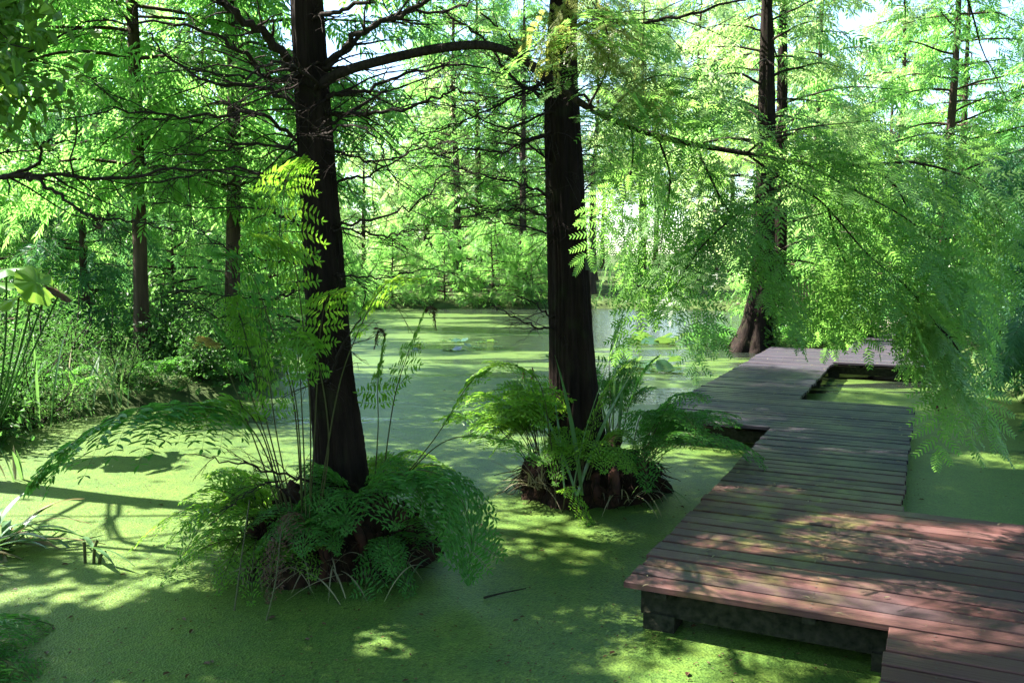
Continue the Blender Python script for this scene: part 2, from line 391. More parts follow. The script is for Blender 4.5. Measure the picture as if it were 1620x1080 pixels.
def plank(g, x0, x1, y0, y1, top, th=0.032, c=0.004):
    tz = rng.normal(0, 0.0018); sl = rng.normal(0, 0.0018)
    x0 += rng.normal(0, 0.006); x1 += rng.normal(0, 0.006)
    def ring(x0, x1, y0, y1, z): return [(x0, y0, z + tz - sl), (x1, y0, z + tz + sl), (x1, y1, z + tz + sl), (x0, y1, z + tz - sl)]
    V = ring(x0, x1, y0, y1, top - th) + ring(x0, x1, y0, y1, top - c) + ring(x0 + c, x1 - c, y0 + c, y1 - c, top)
    F = [(3, 2, 1, 0), (8, 9, 10, 11)]
    for k in range(2):
        for j in range(4): F.append((4 * k + j, 4 * k + (j + 1) % 4, 4 * k + 4 + (j + 1) % 4, 4 * k + 4 + j))
    g.add(V, F)

SEG = [(-3.0, 4.06, -0.10, 1.12), (4.06, 6.0, -1.32, 1.14), (6.0, 8.5, -1.32, -0.10), (8.5, 10.4, -2.56, -0.09),
       (10.4, 14.4, -2.56, -1.30), (14.4, 16.4, -2.58, -0.04), (16.4, 21.0, -1.28, -0.06)]
for a0, a1, p0, p1 in SEG:
    g = Geo(); n = round((a1 - a0) / 0.139); st = (a1 - a0) / n
    for k in range(n):
        ya, yb_ = a0 + k * st + rng.uniform(.006, .011), a0 + (k + 1) * st - rng.uniform(.006, .011)
        plank(g, p0, p1, ya, yb_, DZ)
        for xj in np.linspace(p0 + 0.18, p1 - 0.18, 4 if (p1 - p0) > 1.5 else 2):
            for yq in (.28, .72):
                yc = ya + (yb_ - ya) * yq + rng.normal(0, .004); xc = xj + rng.normal(0, .005); aa = np.linspace(0, 6.283, 7)[:-1]
                g.add([(xc + .0055 * math.cos(q), yc + .0055 * math.sin(q), DZ + .0035) for q in aa], [(0, 1, 2), (0, 2, 3), (0, 3, 4), (0, 4, 5)], 1)
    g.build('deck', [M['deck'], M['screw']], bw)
for a0, a1, p0, p1 in SEG:
    wide = (p1 - p0) > 1.5
    beams = [a0 + 0.16, a1 - 0.16] if wide else list(np.arange(a0 + 1.2, a1 - 0.3, 1.7))
    for yb in beams:
        g = Geo(); box(g, (p0 + 0.06, yb - 0.06, 0.07), (p1 - 0.06, yb + 0.06, DZ - 0.075)); g.build('beam', M['concrete'], bw)
        for xp in ((p0 + 0.16, p1 - 0.16) if not wide else (p0 + 0.16, (p0 + p1) / 2, p1 - 0.16)):
            g = Geo(); box(g, (xp - 0.08, yb - 0.085, -0.55), (xp + 0.08, yb + 0.085, 0.085)); g.build('pile', M['concrete'], bw)
    for xj in (np.linspace(p0 + 0.18, p1 - 0.18, 4 if wide else 2)):
        g = Geo(); box(g, (xj - 0.03, a0 + 0.03, DZ - 0.0725), (xj + 0.03, a1 - 0.03, DZ - 0.0335)); g.build('joist', M['concrete'], bw)

# ------------------------------------------------------------------ foliage templates
def spray_fine(L, nb, blen, nn, nl, nw, r):
    V = []; F = []
    def needle(p, d, b, l, wd):
        k = len(V); e = p + d * l + np.array([0, 0, -0.12 * l])
        V.extend([p - b * wd / 2, p + b * wd / 2, e + b * wd * 0.25, e - b * wd * 0.25]); F.append((k, k + 1, k + 2, k + 3))
    for i in range(nb + 1):
        s = i / nb; x = L * (0.06 + 0.88 * s); sd_ = 1 if i % 2 else -1
        lb = blen * (1 - 0.45 * s) * (0.6 + 0.4 * min(1, s * 5)) * r.uniform(0.85, 1.15)
        ang = rad(58 - 22 * s) * sd_ if i < nb else 0.0
        ang += r.normal(0, 0.08); d = np.array([math.cos(ang), math.sin(ang), r.normal(0, 0.06)]); d /= np.linalg.norm(d)
        p0 = np.array([x, 0, -0.35 * x * x]); dr = r.uniform(0.6, 1.6)
        for k in range(nn):
            u = (k + 0.5) / nn; q = p0 + d * lb * u - np.array([0, 0, dr * (lb * u) ** 2])
            for s2 in (1, -1):
                a2 = ang + s2 * rad(62 - 15 * u); dd = np.array([math.cos(a2), math.sin(a2), r.normal(0, 0.10)])
                needle(q, dd, d, nl * (1 - 0.55 * u ** 3) * min(1, 0.5 + u * 3), nw)
    return [(np.array(V), np.array(F), 0)]

def spray_coarse(L, nb, blen, bw_, r):
    V = []; F = []
    for i in range(nb + 1):
        s = i / nb; x = L * (0.04 + 0.9 * s); sd_ = 1 if i % 2 else -1
        lb = blen * (1 - 0.4 * s) * r.uniform(0.75, 1.2); ang = (rad(60 - 25 * s) * sd_ if i < nb else 0) + r.normal(0, 0.12)
        d = np.array([math.cos(ang), math.sin(ang), r.normal(-0.15, 0.14)]); b = np.array([-math.sin(ang), math.cos(ang), r.normal(0, 0.25)])
        p = np.array([x, 0, -0.4 * x * x]); k = len(V)
        V.extend([p, p + d * lb * 0.45 + b * bw_ / 2, p + d * lb + np.array([0, 0, -0.25 * lb]), p + d * lb * 0.45 - b * bw_ / 2]); F.append((k, k + 1, k + 2, k + 3))
    return [(np.array(V), np.array(F), 0)]

SPR_NEAR = [spray_fine(0.36, 11, 0.16, 8, 0.025, 0.0095, np.random.default_rng(k)) for k in range(3)]
SPR_MID = [spray_coarse(0.32, 15, 0.13, 0.02, np.random.default_rng(k)) for k in range(4)]
SPR_FAR = [spray_coarse(0.55, 13, 0.24, 0.045, np.random.default_rng(k)) for k in range(4)]
def leaf_tmpl(l, wd, fold=0.25):
    V = np.array([(0, 0, 0), (0.35 * l, wd / 2, fold * wd), (0.75 * l, wd * 0.36, fold * wd * 0.7), (l, 0, -0.08 * l), (0.35 * l, -wd / 2, fold * wd), (0.75 * l, -wd * 0.36, fold * wd * 0.7)])
    return [(V, np.array([(0, 3, 2, 1), (0, 4, 5, 3)]), 0)]
LEAF = leaf_tmpl(1.0, 0.5); PINN = leaf_tmpl(1.0, 0.30, 0.12); NARROW = leaf_tmpl(1.0, 0.2)

def foliage(g, path, count, t0, size, tmpls, r, droop=0.3, spread=0.9, keep=None, mat=None, jit=0.05, fwd=0.6):
    n = len(path); t = t0 + (1 - t0) * r.random(count) ** 0.85
    u = t * (n - 1); i = np.minimum(u.astype(int), n - 2); f = (u - i)[:, None]
    P = path[i] * (1 - f) + path[i + 1] * f + r.normal(0, jit, (count, 3))
    T = nrm(path[i + 1] - path[i]); S = nrm(np.cross(T, [0, 0, 1.0])); sg = np.where(r.random(count) < 0.5, 1, -1)[:, None]
    X = T * fwd + S * sg * spread * r.uniform(0.3, 1.1, (count, 1)) + np.array([0, 0, -1.0]) * (droop + r.normal(0, 0.22, (count, 1)))
    Z = np.array([0, 0, 1.0]) + r.normal(0, 0.35, (count, 3))
    if keep is not None:
        ok = keep(P + nrm(X) * 0.2); P, X, Z = P[ok], X[ok], Z[ok]
    m = len(P); which = r.integers(0, len(tmpls), m); s = size * r.uniform(0.7, 1.25, m)
    for k, tp in enumerate(tmpls):
        q = which == k; place(g, tp, P[q], X[q], Z[q], s[q], mat)

def wander(p, d, L, n, r, curl=0.25, grav=-0.15):
    P = [np.array(p, float)]; d = nrm(d)
    for k in range(n):
        d = nrm(d + r.normal(0, curl, 3) * np.array([1, 1, 0.8]) / math.sqrt(n) * 1.5 + np.array([0, 0, grav / n])); P.append(P[-1] + d * L / n)
    return np.array(P)

def twiggy(g, path, r0, r1, r, ntw=8, tl=0.5, t0=0.12, depth=1, sides=5, mat=0, grav=-0.3):
    """a bough along path with crooked side twigs"""
    n = len(path); tube(g, path, np.linspace(r0, r1, n), sides, mat)
    L = np.linalg.norm(np.diff(path, axis=0), axis=1).sum()
    for k in range(ntw):
        t = t0 + (1 - t0) * r.random(); i = min(int(t * (n - 1)), n - 2)
        T = nrm(path[i + 1] - path[i]); S = nrm(np.cross(T, [0, 0, 1.0])) * (1 if k % 2 else -1)
        d = T * r.uniform(0.5, 1.1) + S * r.uniform(0.3, 1.0) + np.array([0, 0, r.normal(-0.05, 0.4)])
        l = tl * L * (1 - 0.6 * t) * r.uniform(0.4, 1.2); rr = (r0 + (r1 - r0) * t) * r.uniform(0.35, 0.55)
        q = wander(path[i], d, l, 6, r, 0.3, grav)
        if depth > 0: twiggy(g, q, max(rr, 0.0022), 0.0012, r, 4, 0.5, 0.2, depth - 1, 4, mat, grav)
        else: tube(g, q, np.linspace(max(rr, 0.0018), 0.001, 7), 3, mat)

# where the photograph shows sun on the pond and the deck: gaps in the crowns stand up-sun of these places
SPOTS = [(190, 560, 230, 120, .55), (150, 800, 250, 55, .02), (330, 850, 150, 40, .04), (60, 760, 140, 40, .04), (300, 935, 150, 22, .06), (120, 945, 130, 16, .15), (430, 900, 80, 60, .15), (360, 780, 90, 90, .1),
         (860, 850, 130, 24, .04), (830, 790, 60, 60, .1), (880, 885, 100, 14, .15), (640, 1008, 40, 8, .02), (950, 976, 70, 12, .05), (1140, 1050, 110, 20, .04), (1000, 1035, 60, 9, .1),
         (1190, 868, 130, 16, .06), (1110, 905, 90, 14, .04), (1330, 876, 60, 14, .04), (1560, 885, 80, 22, .04), (1470, 950, 90, 22, .05), (1280, 930, 90, 14, .05), (1560, 1000, 80, 16, .05), (1350, 826, 80, 9, .06), (1190, 772, 60, 8, .08), (1040, 925, 40, 10, .06),
         (1420, 870, 40, 10, .05), (1600, 940, 60, 12, .05), (1390, 985, 50, 10, .05),
         (1570, 728, 50, 9, .15), (1540, 690, 50, 5, .2), (1320, 620, 90, 8, .3), (1250, 575, 80, 10, .3), (1400, 545, 60, 20, .15),
         (700, 640, 120, 22, .4), (640, 585, 70, 12, .4)]
SPOTW = []
for cx, cy, rx, ry, s in SPOTS:
    z = 0.26 if (cx > 1010 and 760 < cy < 1020 and not cx < 1010) or (cx > 1180 and cy < 640) else 0.0
    if (cx, cy) in ((1560, 728), (1540, 690)): z = 0.0
    c = onz(cx, cy, z); SPOTW.append((c, rx * c[1] / FPX + 0.17, ry * c[1] ** 2 / (FPX * (CAMZ - z)) + 0.17, s))
def keepfn(strength=1.0):
    def f(P):
        k = P[:, 2:3] / SUN[2]; W = P - SUN * k
        px = topix(W); x, y, fr = px[:, 0], px[:, 1], px[:, 2]
        kp = np.ones(len(P))
        far = (W[:, 1] > 11.0); kp[far] = 0.45
        kp[W[:, 1] > 15] = 0.12
        for c, rx, ry, s in SPOTW:
            Wz = W + SUN * (c[2] / SUN[2])
            q = ((Wz[:, 0] - c[0]) / rx) ** 2 + ((Wz[:, 1] - c[1]) / ry) ** 2 < 1
            kp[q] = np.minimum(kp[q], s)
        for zp, x0, x1, y0, y1, s in ((2.7, -0.4, 3.6, 4.0, 5.9, .05), (3.4, 0, 1.2, 4.3, 5.4, .1), (2.6, -1.9, -0.9, 4.3, 5.2, .6), (0.5, -1.95, -1.2, 4.4, 5.4, .04), (0.9, 0.1, 0.5, 6.4, 7.1, .1)):
            Q = P - SUN * ((P[:, 2:3] - zp) / SUN[2]); q = (Q[:, 0] > x0) & (Q[:, 0] < x1) & (Q[:, 1] > y0) & (Q[:, 1] < y1) & (P[:, 2] > zp)
            kp[q] = np.minimum(kp[q], s)
        for zp, x0, x1, y0, y1 in ((0.9, -2.7, -1.7, 4.1, 5.0), (0.3, -3.6, -2.3, 3.4, 4.6)):
            Q = P - SUN * ((P[:, 2:3] - zp) / SUN[2]); q = (Q[:, 0] > x0) & (Q[:, 0] < x1) & (Q[:, 1] > y0) & (Q[:, 1] < y1) & (P[:, 2] > zp)
            kp[q] = 1
        pp = topix(P); inframe = (pp[:, 2] > 0.2) & (pp[:, 0] > -60) & (pp[:, 0] < 1680) & (pp[:, 1] > -70)
        kp[inframe] = 0
        return rng.random(len(P)) < kp * strength
    return f
KEEP = keepfn()

# ------------------------------------------------------------------ trunks
def trunk_geo(g, path, r0, r1, flare, sides=56, rings=90, seed=0, ridges=9, mat=0):
    r = np.random.default_rng(seed); P = smooth(path, rings)
    t = np.linspace(0, 1, rings); z = P[:, 2] - P[0, 2]
    R = r0 + (r1 - r0) * t + flare * np.exp(-z / 0.35)
    a = np.linspace(0, 2 * math.pi, sides, endpoint=False); A, Zz = np.meshgrid(a, z)
    ph = r.uniform(0, 6.28, 6)
    D = 1 + (0.05 + 0.16 * np.exp(-Zz / 0.5)) * np.sin(5 * A + ph[0] + 0.25 * np.sin(Zz * 1.3)) * 0.7
    D += (0.03 + 0.05 * np.exp(-Zz / 0.6)) * np.sin(ridges * A + ph[1] + 0.5 * np.sin(Zz * 0.9 + ph[2]))
    nt_ = 512; prof_ = np.convolve(r.normal(0, 1, nt_), np.ones(7) / 7 ** .5, 'same')
    for q_, am in ((0, .022), (200, .016)):
        ix = ((A + 0.22 * np.sin(Zz * (1.7 + q_ * .01) + ph[3] + q_) + 0.05 * np.sin(Zz * 6 + q_)) / 6.2832 * nt_ + q_).astype(int) % nt_
        D += am * np.clip(prof_[ix], -1.6, 1.6)
    D += 0.006 * r.normal(0, 1, A.shape)
    tube(g, P, R, sides, mat, D)
    return P, R

def on_trunk(P, R, py):
    """point of a trunk path seen at picture row py"""
    px = topix(P); i = int(np.argmin(np.abs(px[:, 1] - py))); return P[i], R[i]

# ---- tree one: thick dark trunk on the nearer islet
T1Y = 5.25
t1base = onz(530, 880, 0.0); t1base = np.array([at(532, 800, T1Y)[0], T1Y, 0.0])
tree1 = empty('cypress_tree', t1base, 'thick dark trunked cypress leaning over nearer islet of royal ferns', 'tree')
pts = [np.array([t1base[0] + 0.03, T1Y, 0.0])] + [at(px, py, Y) for px, py, Y in
       [(537, 740, 5.25), (524, 600, 5.27), (512, 420, 5.30), (498, 220, 5.34), (485, 0, 5.38)]]
top = pts[-1]; pts += [top + np.array([-0.06, 0.03, 1.2]), top + np.array([-0.05, 0.05, 3.5]), top + np.array([0.0, 0.1, 7.0])]
g = Geo(); P1, R1 = trunk_geo(g, pts, 0.165, 0.03, 0.10, seed=3)
zz = P1[:, 2]; g = Geo()
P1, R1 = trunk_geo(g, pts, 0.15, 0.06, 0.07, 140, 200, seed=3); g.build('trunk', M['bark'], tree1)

# ---- tree two: straight trunk on the second islet
T2Y = 6.75
t2base = np.array([at(922, 790, T2Y)[0], T2Y, 0.0])
tree2 = empty('cypress_tree', t2base, 'straight dark trunked cypress with small pale plate behind arching bough', 'tree')
pts = [np.array([t2base[0] + 0.02, T2Y, 0.0])] + [at(px, py, Y) for px, py, Y in
       [(922, 760, 6.75), (910, 620, 6.75), (901, 450, 6.76), (893, 250, 6.78), (889, 110, 6.80), (893, 0, 6.82)]]
top = pts[-1]; pts += [top + np.array([0.05, 0, 1.2]), top + np.array([0.1, 0.05, 3.2]), top + np.array([0.1, 0.1, 7.0])]
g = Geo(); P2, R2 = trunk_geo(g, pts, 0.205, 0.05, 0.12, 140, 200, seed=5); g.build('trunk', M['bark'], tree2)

# ---- islets: knotted root mounds that belong to the trees
def mound(parent, c, rx, ry, h, seed):
    r = np.random.default_rng(seed); g = Geo(); n, m = 80, 40
    a = np.linspace(0, 2 * math.pi, n, endpoint=False); u = np.linspace(1, 0, m)
    A, U = np.meshgrid(a, u)
    edge = 1 + 0.10 * np.sin(3 * A + 1) + 0.07 * np.sin(7 * A + 2) + 0.05 * np.sin(13 * A)
    lump = np.zeros_like(A)
    for k in range(150):
        ak, uk, s = r.uniform(0, 6.28), r.uniform(0.15, 1.05), r.uniform(0.04, 0.12)
        dd = (A - ak + math.pi) % (2 * math.pi) - math.pi
        lump += r.uniform(0.3, 1) * np.exp(-((dd * U) ** 2 + (U - uk) ** 2) / s ** 2)
    X = c[0] + rx * U * edge * np.cos(A); Y = c[1] + ry * U * edge * np.sin(A)
    Z = -0.12 + (h + 0.12) * (1 - U ** 2.4) ** 0.85 + 0.05 * lump * (U > 0.02) + r.normal(0, .006, A.shape)
    X += (0.05 * lump + r.normal(0, .008, A.shape)) * np.cos(A); Y += 0.05 * lump * np.sin(A)
    V = np.stack([X, Y, Z], -1).reshape(-1, 3)
    i = np.arange(m - 1)[:, None] * n; j = np.arange(n)[None]; k = (j + 1) % n
    g.add(V, np.stack([i + j, i + k, i + n + k, i + n + j], -1).reshape(-1, 4), 0, True)
    o = g.build('root_mound', M['root'], parent)
    # hanging fibrous roots and knobs round the edge
    g = Geo()
    for q in range(420):
        b = r.uniform(0, 6.28); p = np.array([c[0] + rx * 0.93 * math.cos(b), c[1] + ry * 0.93 * math.sin(b), r.uniform(0.1, h * 0.8)])
        p[:2] = c + (p[:2] - c) * r.uniform(.7, 1.0); d = np.array([math.cos(b) * 0.6 + r.normal(0, 0.4), math.sin(b) * 0.6 + r.normal(0, 0.4), -1.0 + r.normal(0, .4)])
        tube(g, wander(p, d, r.uniform(0.12, 0.3), 5, r, 0.35), np.linspace(0.006, 0.002, 6), 4, 0)
    g.build('hanging_root', M['root'], parent)['kind'] = 'stuff'
    for q in range(12):
        b = r.uniform(math.pi, 2 * math.pi); p = np.array([c[0] + rx * r.uniform(0.55, 0.9) * math.cos(b), c[1] + ry * r.uniform(0.55, 0.9) * math.sin(b), 0.02])
        g = Geo(); hh = r.uniform(0.16, 0.32)
        PQ = np.array([p, p + [r.normal(0, .02), r.normal(0, .02), hh * .6], p + [r.normal(0, .03), r.normal(0, .03), hh * .92], p + [0, 0, hh]])
        tube(g, smooth(PQ, 9), np.array([1, .95, .9, .85, .8, .7, .55, .35, .02]) * r.uniform(0.035, 0.06), 10, 0, 1 + 0.1 * r.normal(0, 1, (9, 10)))
        g.build('root_knob', M['rootred'], parent)
mc1 = np.array([at(530, 800, 5.3)[0], 5.35]); mound(tree1, mc1, 0.60, 0.52, 0.36, 1)
mc2 = np.array([at(935, 790, 6.8)[0], 6.85]); mound(tree2, mc2, 0.60, 0.48, 0.30, 2)

# ---- dead, crooked boughs of both trees: traced in the picture, each with its own distance
def bough(parent, pts, r0, r1, ntw, seed, tl=0.45, name='branch', depth=1, grav=-0.25, axis=None):
    r = np.random.default_rng(seed); Q = PP(pts)
    if axis is not None: Q = np.vstack([axis[int(np.argmin(np.abs(axis[:, 2] - Q[0][2] + 0.03)))][None], Q])
    P = smooth(Q, 30)
    P[1:-1] += r.normal(0, 0.008, (28, 3))
    g = Geo(); twiggy(g, P, r0 * 1.08, r1 * .9, r, int(ntw * 2.2), tl, 0.08, depth, 7, 0, grav); g.build(name, M['twig'], parent); return P

B1 = [
 ([(470, 110, 5.3), (430, 65, 5.0), (375, 25, 4.8), (330, -20, 4.6)], .030, .020, 8),
 ([(470, 130, 5.3), (425, 125, 5.3), (385, 85, 5.1), (320, 48, 5.0), (240, 35, 4.9), (130, 36, 4.9)], .018, .005, 11),
 ([(472, 170, 5.35), (420, 140, 5.5), (340, 130, 5.6), (270, 95, 5.8), (235, 50, 5.9)], .016, .005, 11),
 ([(475, 225, 5.3), (405, 180, 5.0), (300, 185, 4.9), (200, 175, 4.7), (90, 190, 4.6)], .014, .003, 12),
 ([(475, 245, 5.3), (400, 225, 5.6), (310, 245, 5.8), (215, 240, 6.0)], .012, .003, 10),
 ([(480, 300, 5.3), (420, 275, 5.1), (340, 268, 5.0), (250, 290, 4.9), (150, 300, 4.8)], .010, .003, 9),
 ([(485, 365, 5.3), (420, 330, 5.5), (330, 330, 5.6), (230, 320, 5.7)], .010, .002, 10),
 ([(490, 415, 5.2), (420, 412, 4.9), (360, 395, 4.8), (290, 345, 4.8)], .010, .002, 10),
 ([(490, 440, 5.2), (440, 470, 4.9), (370, 470, 4.7), (270, 450, 4.6)], .009, .002, 9),
 ([(500, 520, 5.2), (430, 495, 5.0), (350, 500, 4.9), (290, 480, 4.8)], .008, .002, 8),
 ([(500, 30, 5.3), (560, 10, 5.1), (640, -20, 5.0)], .016, .010, 6),
 ([(525, 95, 5.3), (570, 50, 5.1), (640, 20, 5.0), (700, -15, 4.9)], .020, .012, 8),
 ([(528, 100, 5.3), (590, 40, 5.4), (640, 20, 5.5), (720, 15, 5.6), (760, -20, 5.7)], .016, .006, 8),
 ([(530, 150, 5.3), (580, 140, 5.5), (650, 115, 5.8), (740, 105, 6.0), (800, 120, 6.2)], .016, .004, 12),
 ([(532, 178, 5.3), (600, 180, 5.1), (680, 160, 5.0), (720, 145, 4.9), (790, 155, 4.9)], .014, .003, 12),
 ([(534, 190, 5.35), (600, 150, 5.7), (680, 120, 6.0), (760, 60, 6.3)], .010, .003, 10),
 ([(536, 240, 5.3), (600, 255, 5.0), (680, 230, 4.9), (740, 215, 4.8)], .009, .002, 10),
 ([(540, 285, 5.3), (590, 275, 5.1), (640, 245, 5.0), (690, 195, 4.9)], .010, .002, 8),
 ([(542, 355, 5.25), (600, 345, 5.0), (660, 320, 4.9), (700, 280, 4.8), (740, 250, 4.8)], .009, .002, 8),
 ([(545, 362, 5.2), (610, 375, 5.0), (650, 365, 4.8), (720, 375, 4.7)], .008, .002, 8),
 ([(548, 435, 5.2), (600, 440, 5.5), (680, 425, 5.7), (760, 440, 5.9)], .007, .002, 7),
 ([(520, 600, 5.1), (540, 555, 4.95), (570, 500, 4.9), (575, 460, 4.85)], .010, .003, 6),
 ([(490, 760, 5.0), (430, 745, 4.8), (360, 730, 4.7), (290, 718, 4.7)], .009, .003, 6),
 ([(465, 790, 4.9), (430, 760, 4.7), (380, 790, 4.6), (330, 830, 4.6)], .007, .002, 5),
 ([(505, 215, 5.15), (560, 200, 4.6), (600, 230, 4.2), (630, 300, 4.0)], .009, .002, 8),
 ([(500, 130, 5.15), (440, 100, 4.5), (380, 120, 4.1), (300, 110, 3.9)], .012, .003, 9),
]
for k, (pts, r0, r1, nt_) in enumerate(B1): bough(tree1, pts, r0, r1, nt_, 100 + k, axis=P1)
B2 = [
 ([(868, 130, 6.7), (820, 150, 6.5), (740, 190, 6.4), (660, 215, 6.3)], .014, .003, 12),
 ([(868, 160, 6.75), (810, 120, 6.9), (760, 60, 7.0), (690, 10, 7.1)], .018, .006, 12),
 ([(868, 210, 6.7), (800, 240, 6.5), (730, 235, 6.4), (660, 260, 6.3)], .012, .003, 12),
 ([(868, 310, 6.7), (820, 290, 6.5), (770, 280, 6.4), (700, 262, 6.3)], .013, .003, 10),
 ([(870, 345, 6.7), (820, 330, 6.8), (760, 340, 6.9), (720, 350, 7.0)], .010, .003, 9),
 ([(872, 370, 6.7), (830, 358, 6.4), (780, 350, 6.2), (740, 330, 6.1)], .010, .003, 9),
 ([(868, 180, 6.7), (790, 200, 7.0), (720, 170, 7.3), (640, 150, 7.5)], .010, .003, 10),
 ([(872, 260, 6.7), (820, 215, 6.9), (770, 200, 7.0), (720, 130, 7.1)], .010, .002, 10),
 ([(918, 150, 6.75), (960, 185, 6.9), (1010, 190, 7.0), (1080, 180, 7.1)], .014, .004, 8),
 ([(920, 300, 6.75), (960, 285, 6.9), (1010, 290, 7.0)], .009, .003, 8),
 ([(925, 335, 6.75), (970, 330, 6.6), (1020, 315, 6.5)], .010, .002, 8),
 ([(918, 240, 6.75), (960, 230, 6.6), (1000, 240, 6.4)], .008, .002, 8),
 ([(905, 40, 6.8), (960, 35, 6.3), (1020, 35, 6.0), (1100, 20, 5.8), (1180, 0, 5.7)], .018, .007, 8),
 ([(870, 520, 6.7), (840, 515, 6.6), (800, 495, 6.5), (770, 480, 6.5)], .010, .003, 6),
 ([(870, 500, 6.7), (845, 480, 6.8), (820, 470, 6.9)], .010, .003, 5),
 ([(870, 130, 6.7), (830, 90, 6.4), (810, 60, 6.2), (760, 20, 6.0)], .016, .006, 10),
]
for k, (pts, r0, r1, nt_) in enumerate(B2): bough(tree2, pts, r0, r1, nt_, 200 + k, tl=0.55, axis=P2)

# ---- the long arching bough of tree one, with the hanging feathery foliage at its far end
arch = smooth(PP([(500, 140, 5.34), (535, 117, 5.25), (600, 97, 5.2), (700, 76, 5.15), (780, 74, 5.1), (850, 108, 5.1), (930, 170, 5.05), (1040, 215, 5.0), (1180, 243, 4.9), (1310, 262, 4.85), (1440, 256, 4.8)]), 70)
r = np.random.default_rng(5)
ab = Geo(); tube(ab, arch, np.interp(np.linspace(0, 1, 70), [0, .04, .1, .3, .55, 1], [.055, .034, .029, .027, .022, .008]), 10)
twiggy(ab, arch[10:40], 0.004, 0.003, r, 14, 0.35, 0.0, 1)
HANG = [  # secondary shoots hung with foliage
 [(1180, 243, 4.9), (1240, 285, 4.85), (1300, 320, 4.8), (1370, 400, 4.75), (1430, 450, 4.7), (1480, 510, 4.7)],
 [(1250, 290, 4.8), (1180, 330, 4.7), (1110, 390, 4.65), (1060, 470, 4.6)],
 [(1040, 215, 5.0), (1060, 280, 5.0), (1050, 350, 4.95), (1040, 440, 4.9)],
 [(1100, 230, 4.95), (1150, 330, 4.8), (1200, 380, 4.7), (1250, 430, 4.65)],
 [(1280, 262, 4.85), (1350, 300, 4.7), (1440, 350, 4.6), (1520, 420, 4.5)],
 [(1380, 262, 4.8), (1420, 300, 4.9), (1450, 370, 5.0), (1460, 440, 5.0)],
 [(1430, 450, 4.75), (1460, 480, 4.8), (1465, 510, 4.8), (1470, 540, 4.8)],
 [(1480, 510, 4.7), (1510, 545, 4.7), (1530, 580, 4.7)],
 [(960, 185, 5.05), (990, 150, 4.9), (1040, 120, 4.8), (1120, 130, 4.7)],
 [(930, 170, 5.05), (960, 110, 4.8), (960, 50, 4.6), (930, -10, 4.5)],
 [(1440, 256, 4.8), (1500, 270, 4.8), (1560, 300, 4.8), (1590, 360, 4.8)],
 [(1180, 243, 4.9), (1220, 215, 4.7), (1290, 200, 4.6), (1390, 190, 4.5)],
 [(1000, 200, 5.0), (1000, 260, 5.2), (985, 330, 5.3), (990, 400, 5.3)],
 [(1310, 330, 4.8), (1320, 370, 4.9), (1330, 400, 4.95), (1350, 440, 5.0)],
 [(1340, 262, 4.85), (1400, 230, 5.0), (1480, 210, 5.1), (1540, 220, 5.2)],
]
fol = Geo()
for k, h in enumerate(HANG):
    P = smooth(PP(h), 24); twiggy(ab, P, 0.008, 0.002, r, 8, 0.35, 0.1, 0)
    foliage(fol, P, 17 if len(h) > 3 else 6, 0.05, 1.3, SPR_NEAR, r, 0.45, 0.9)
foliage(fol, arch[40:], 38, 0.0, 1.25, SPR_NEAR, r, 0.35, 1.0)
ab.build('branch', M['twig'], tree1)
fo = fol.build('foliage', M['needle'], tree1); fo['label'] = 'feathery bluish green foliage hanging from the arching bough'
fol = Geo()
for h in ([(890, 0, 5.0), (880, 30, 4.8), (865, 60, 4.7)], [(905, -20, 5.0), (925, 30, 4.8), (930, 80, 4.7)], [(900, -30, 4.9), (940, -10, 4.8), (965, 50, 4.8)], [(960, -10, 4.7), (990, 60, 4.6), (1010, 140, 4.6)]):
    foliage(fol, smooth(PP(h), 16), 14, 0.0, 0.7, SPR_NEAR, r, 0.6, 0.8)
fol.build('foliage', M['needle_y'], tree1)['label'] = 'yellowing feathery sprays hanging over the far trunk'

# ---- crowns above the picture: boughs all round each trunk, with gaps towards the sun
def high_crown(parent, P, z0, z1, R0, nb, per, seed, mat, size=1.05):
    r = np.random.default_rng(seed); gb = Geo(); gf = Geo()
    for k in range(nb):
        z = z0 + (z1 - z0) * ((k + r.random()) / nb); i = int(np.argmin(np.abs(P[:, 2] - z))); p = P[i]
        a = k * 2.399 + r.normal(0, 0.3); L = R0 * (1 - 0.65 * (z - z0) / (z1 - z0)) * r.uniform(0.75, 1.1)
        d = np.array([math.cos(a), math.sin(a), 0.22]); q = wander(p, d, L, 9, r, 0.2, -0.35); q = smooth(q, 20)
        if topix(q[-1])[0][1] > -40 and topix(q[-1])[0][2] > 0.3 and -50 < topix(q[-1])[0][0] < 1670: q = q + np.linspace(0, 1, 20)[:, None] * np.array([0, 0, 0.9])
        tube(gb, q, np.linspace(0.028, 0.006, 20), 5)
        for s in range(6):
            t = r.integers(4, 18); T = nrm(q[t + 1] - q[t]); S = nrm(np.cross(T, [0, 0, 1.0])) * (1 if s % 2 else -1)
            q2 = smooth(wander(q[t], T + S * r.uniform(.6, 1.2), L * 0.4 * r.uniform(0.6, 1.1), 5, r, 0.2, -0.3), 10)
            tube(gb, q2, np.linspace(0.01, 0.003, 10), 4)
            foliage(gf, q2, per, 0.0, size, SPR_MID, r, 0.25, 1.0, KEEP, jit=0.1)
        foliage(gf, q, per * 2, 0.15, size, SPR_MID, r, 0.25, 1.0, KEEP, jit=0.1)
    gb.build('bough', M['twig'], parent); gf.build('crown', mat, parent)
high_crown(tree1, P1, 4.1, 10.5, 4.8, 40, 85, 31, M['needle'])
high_crown(tree2, P2, 4.6, 10.8, 4.8, 44, 100, 32, M['needle'])

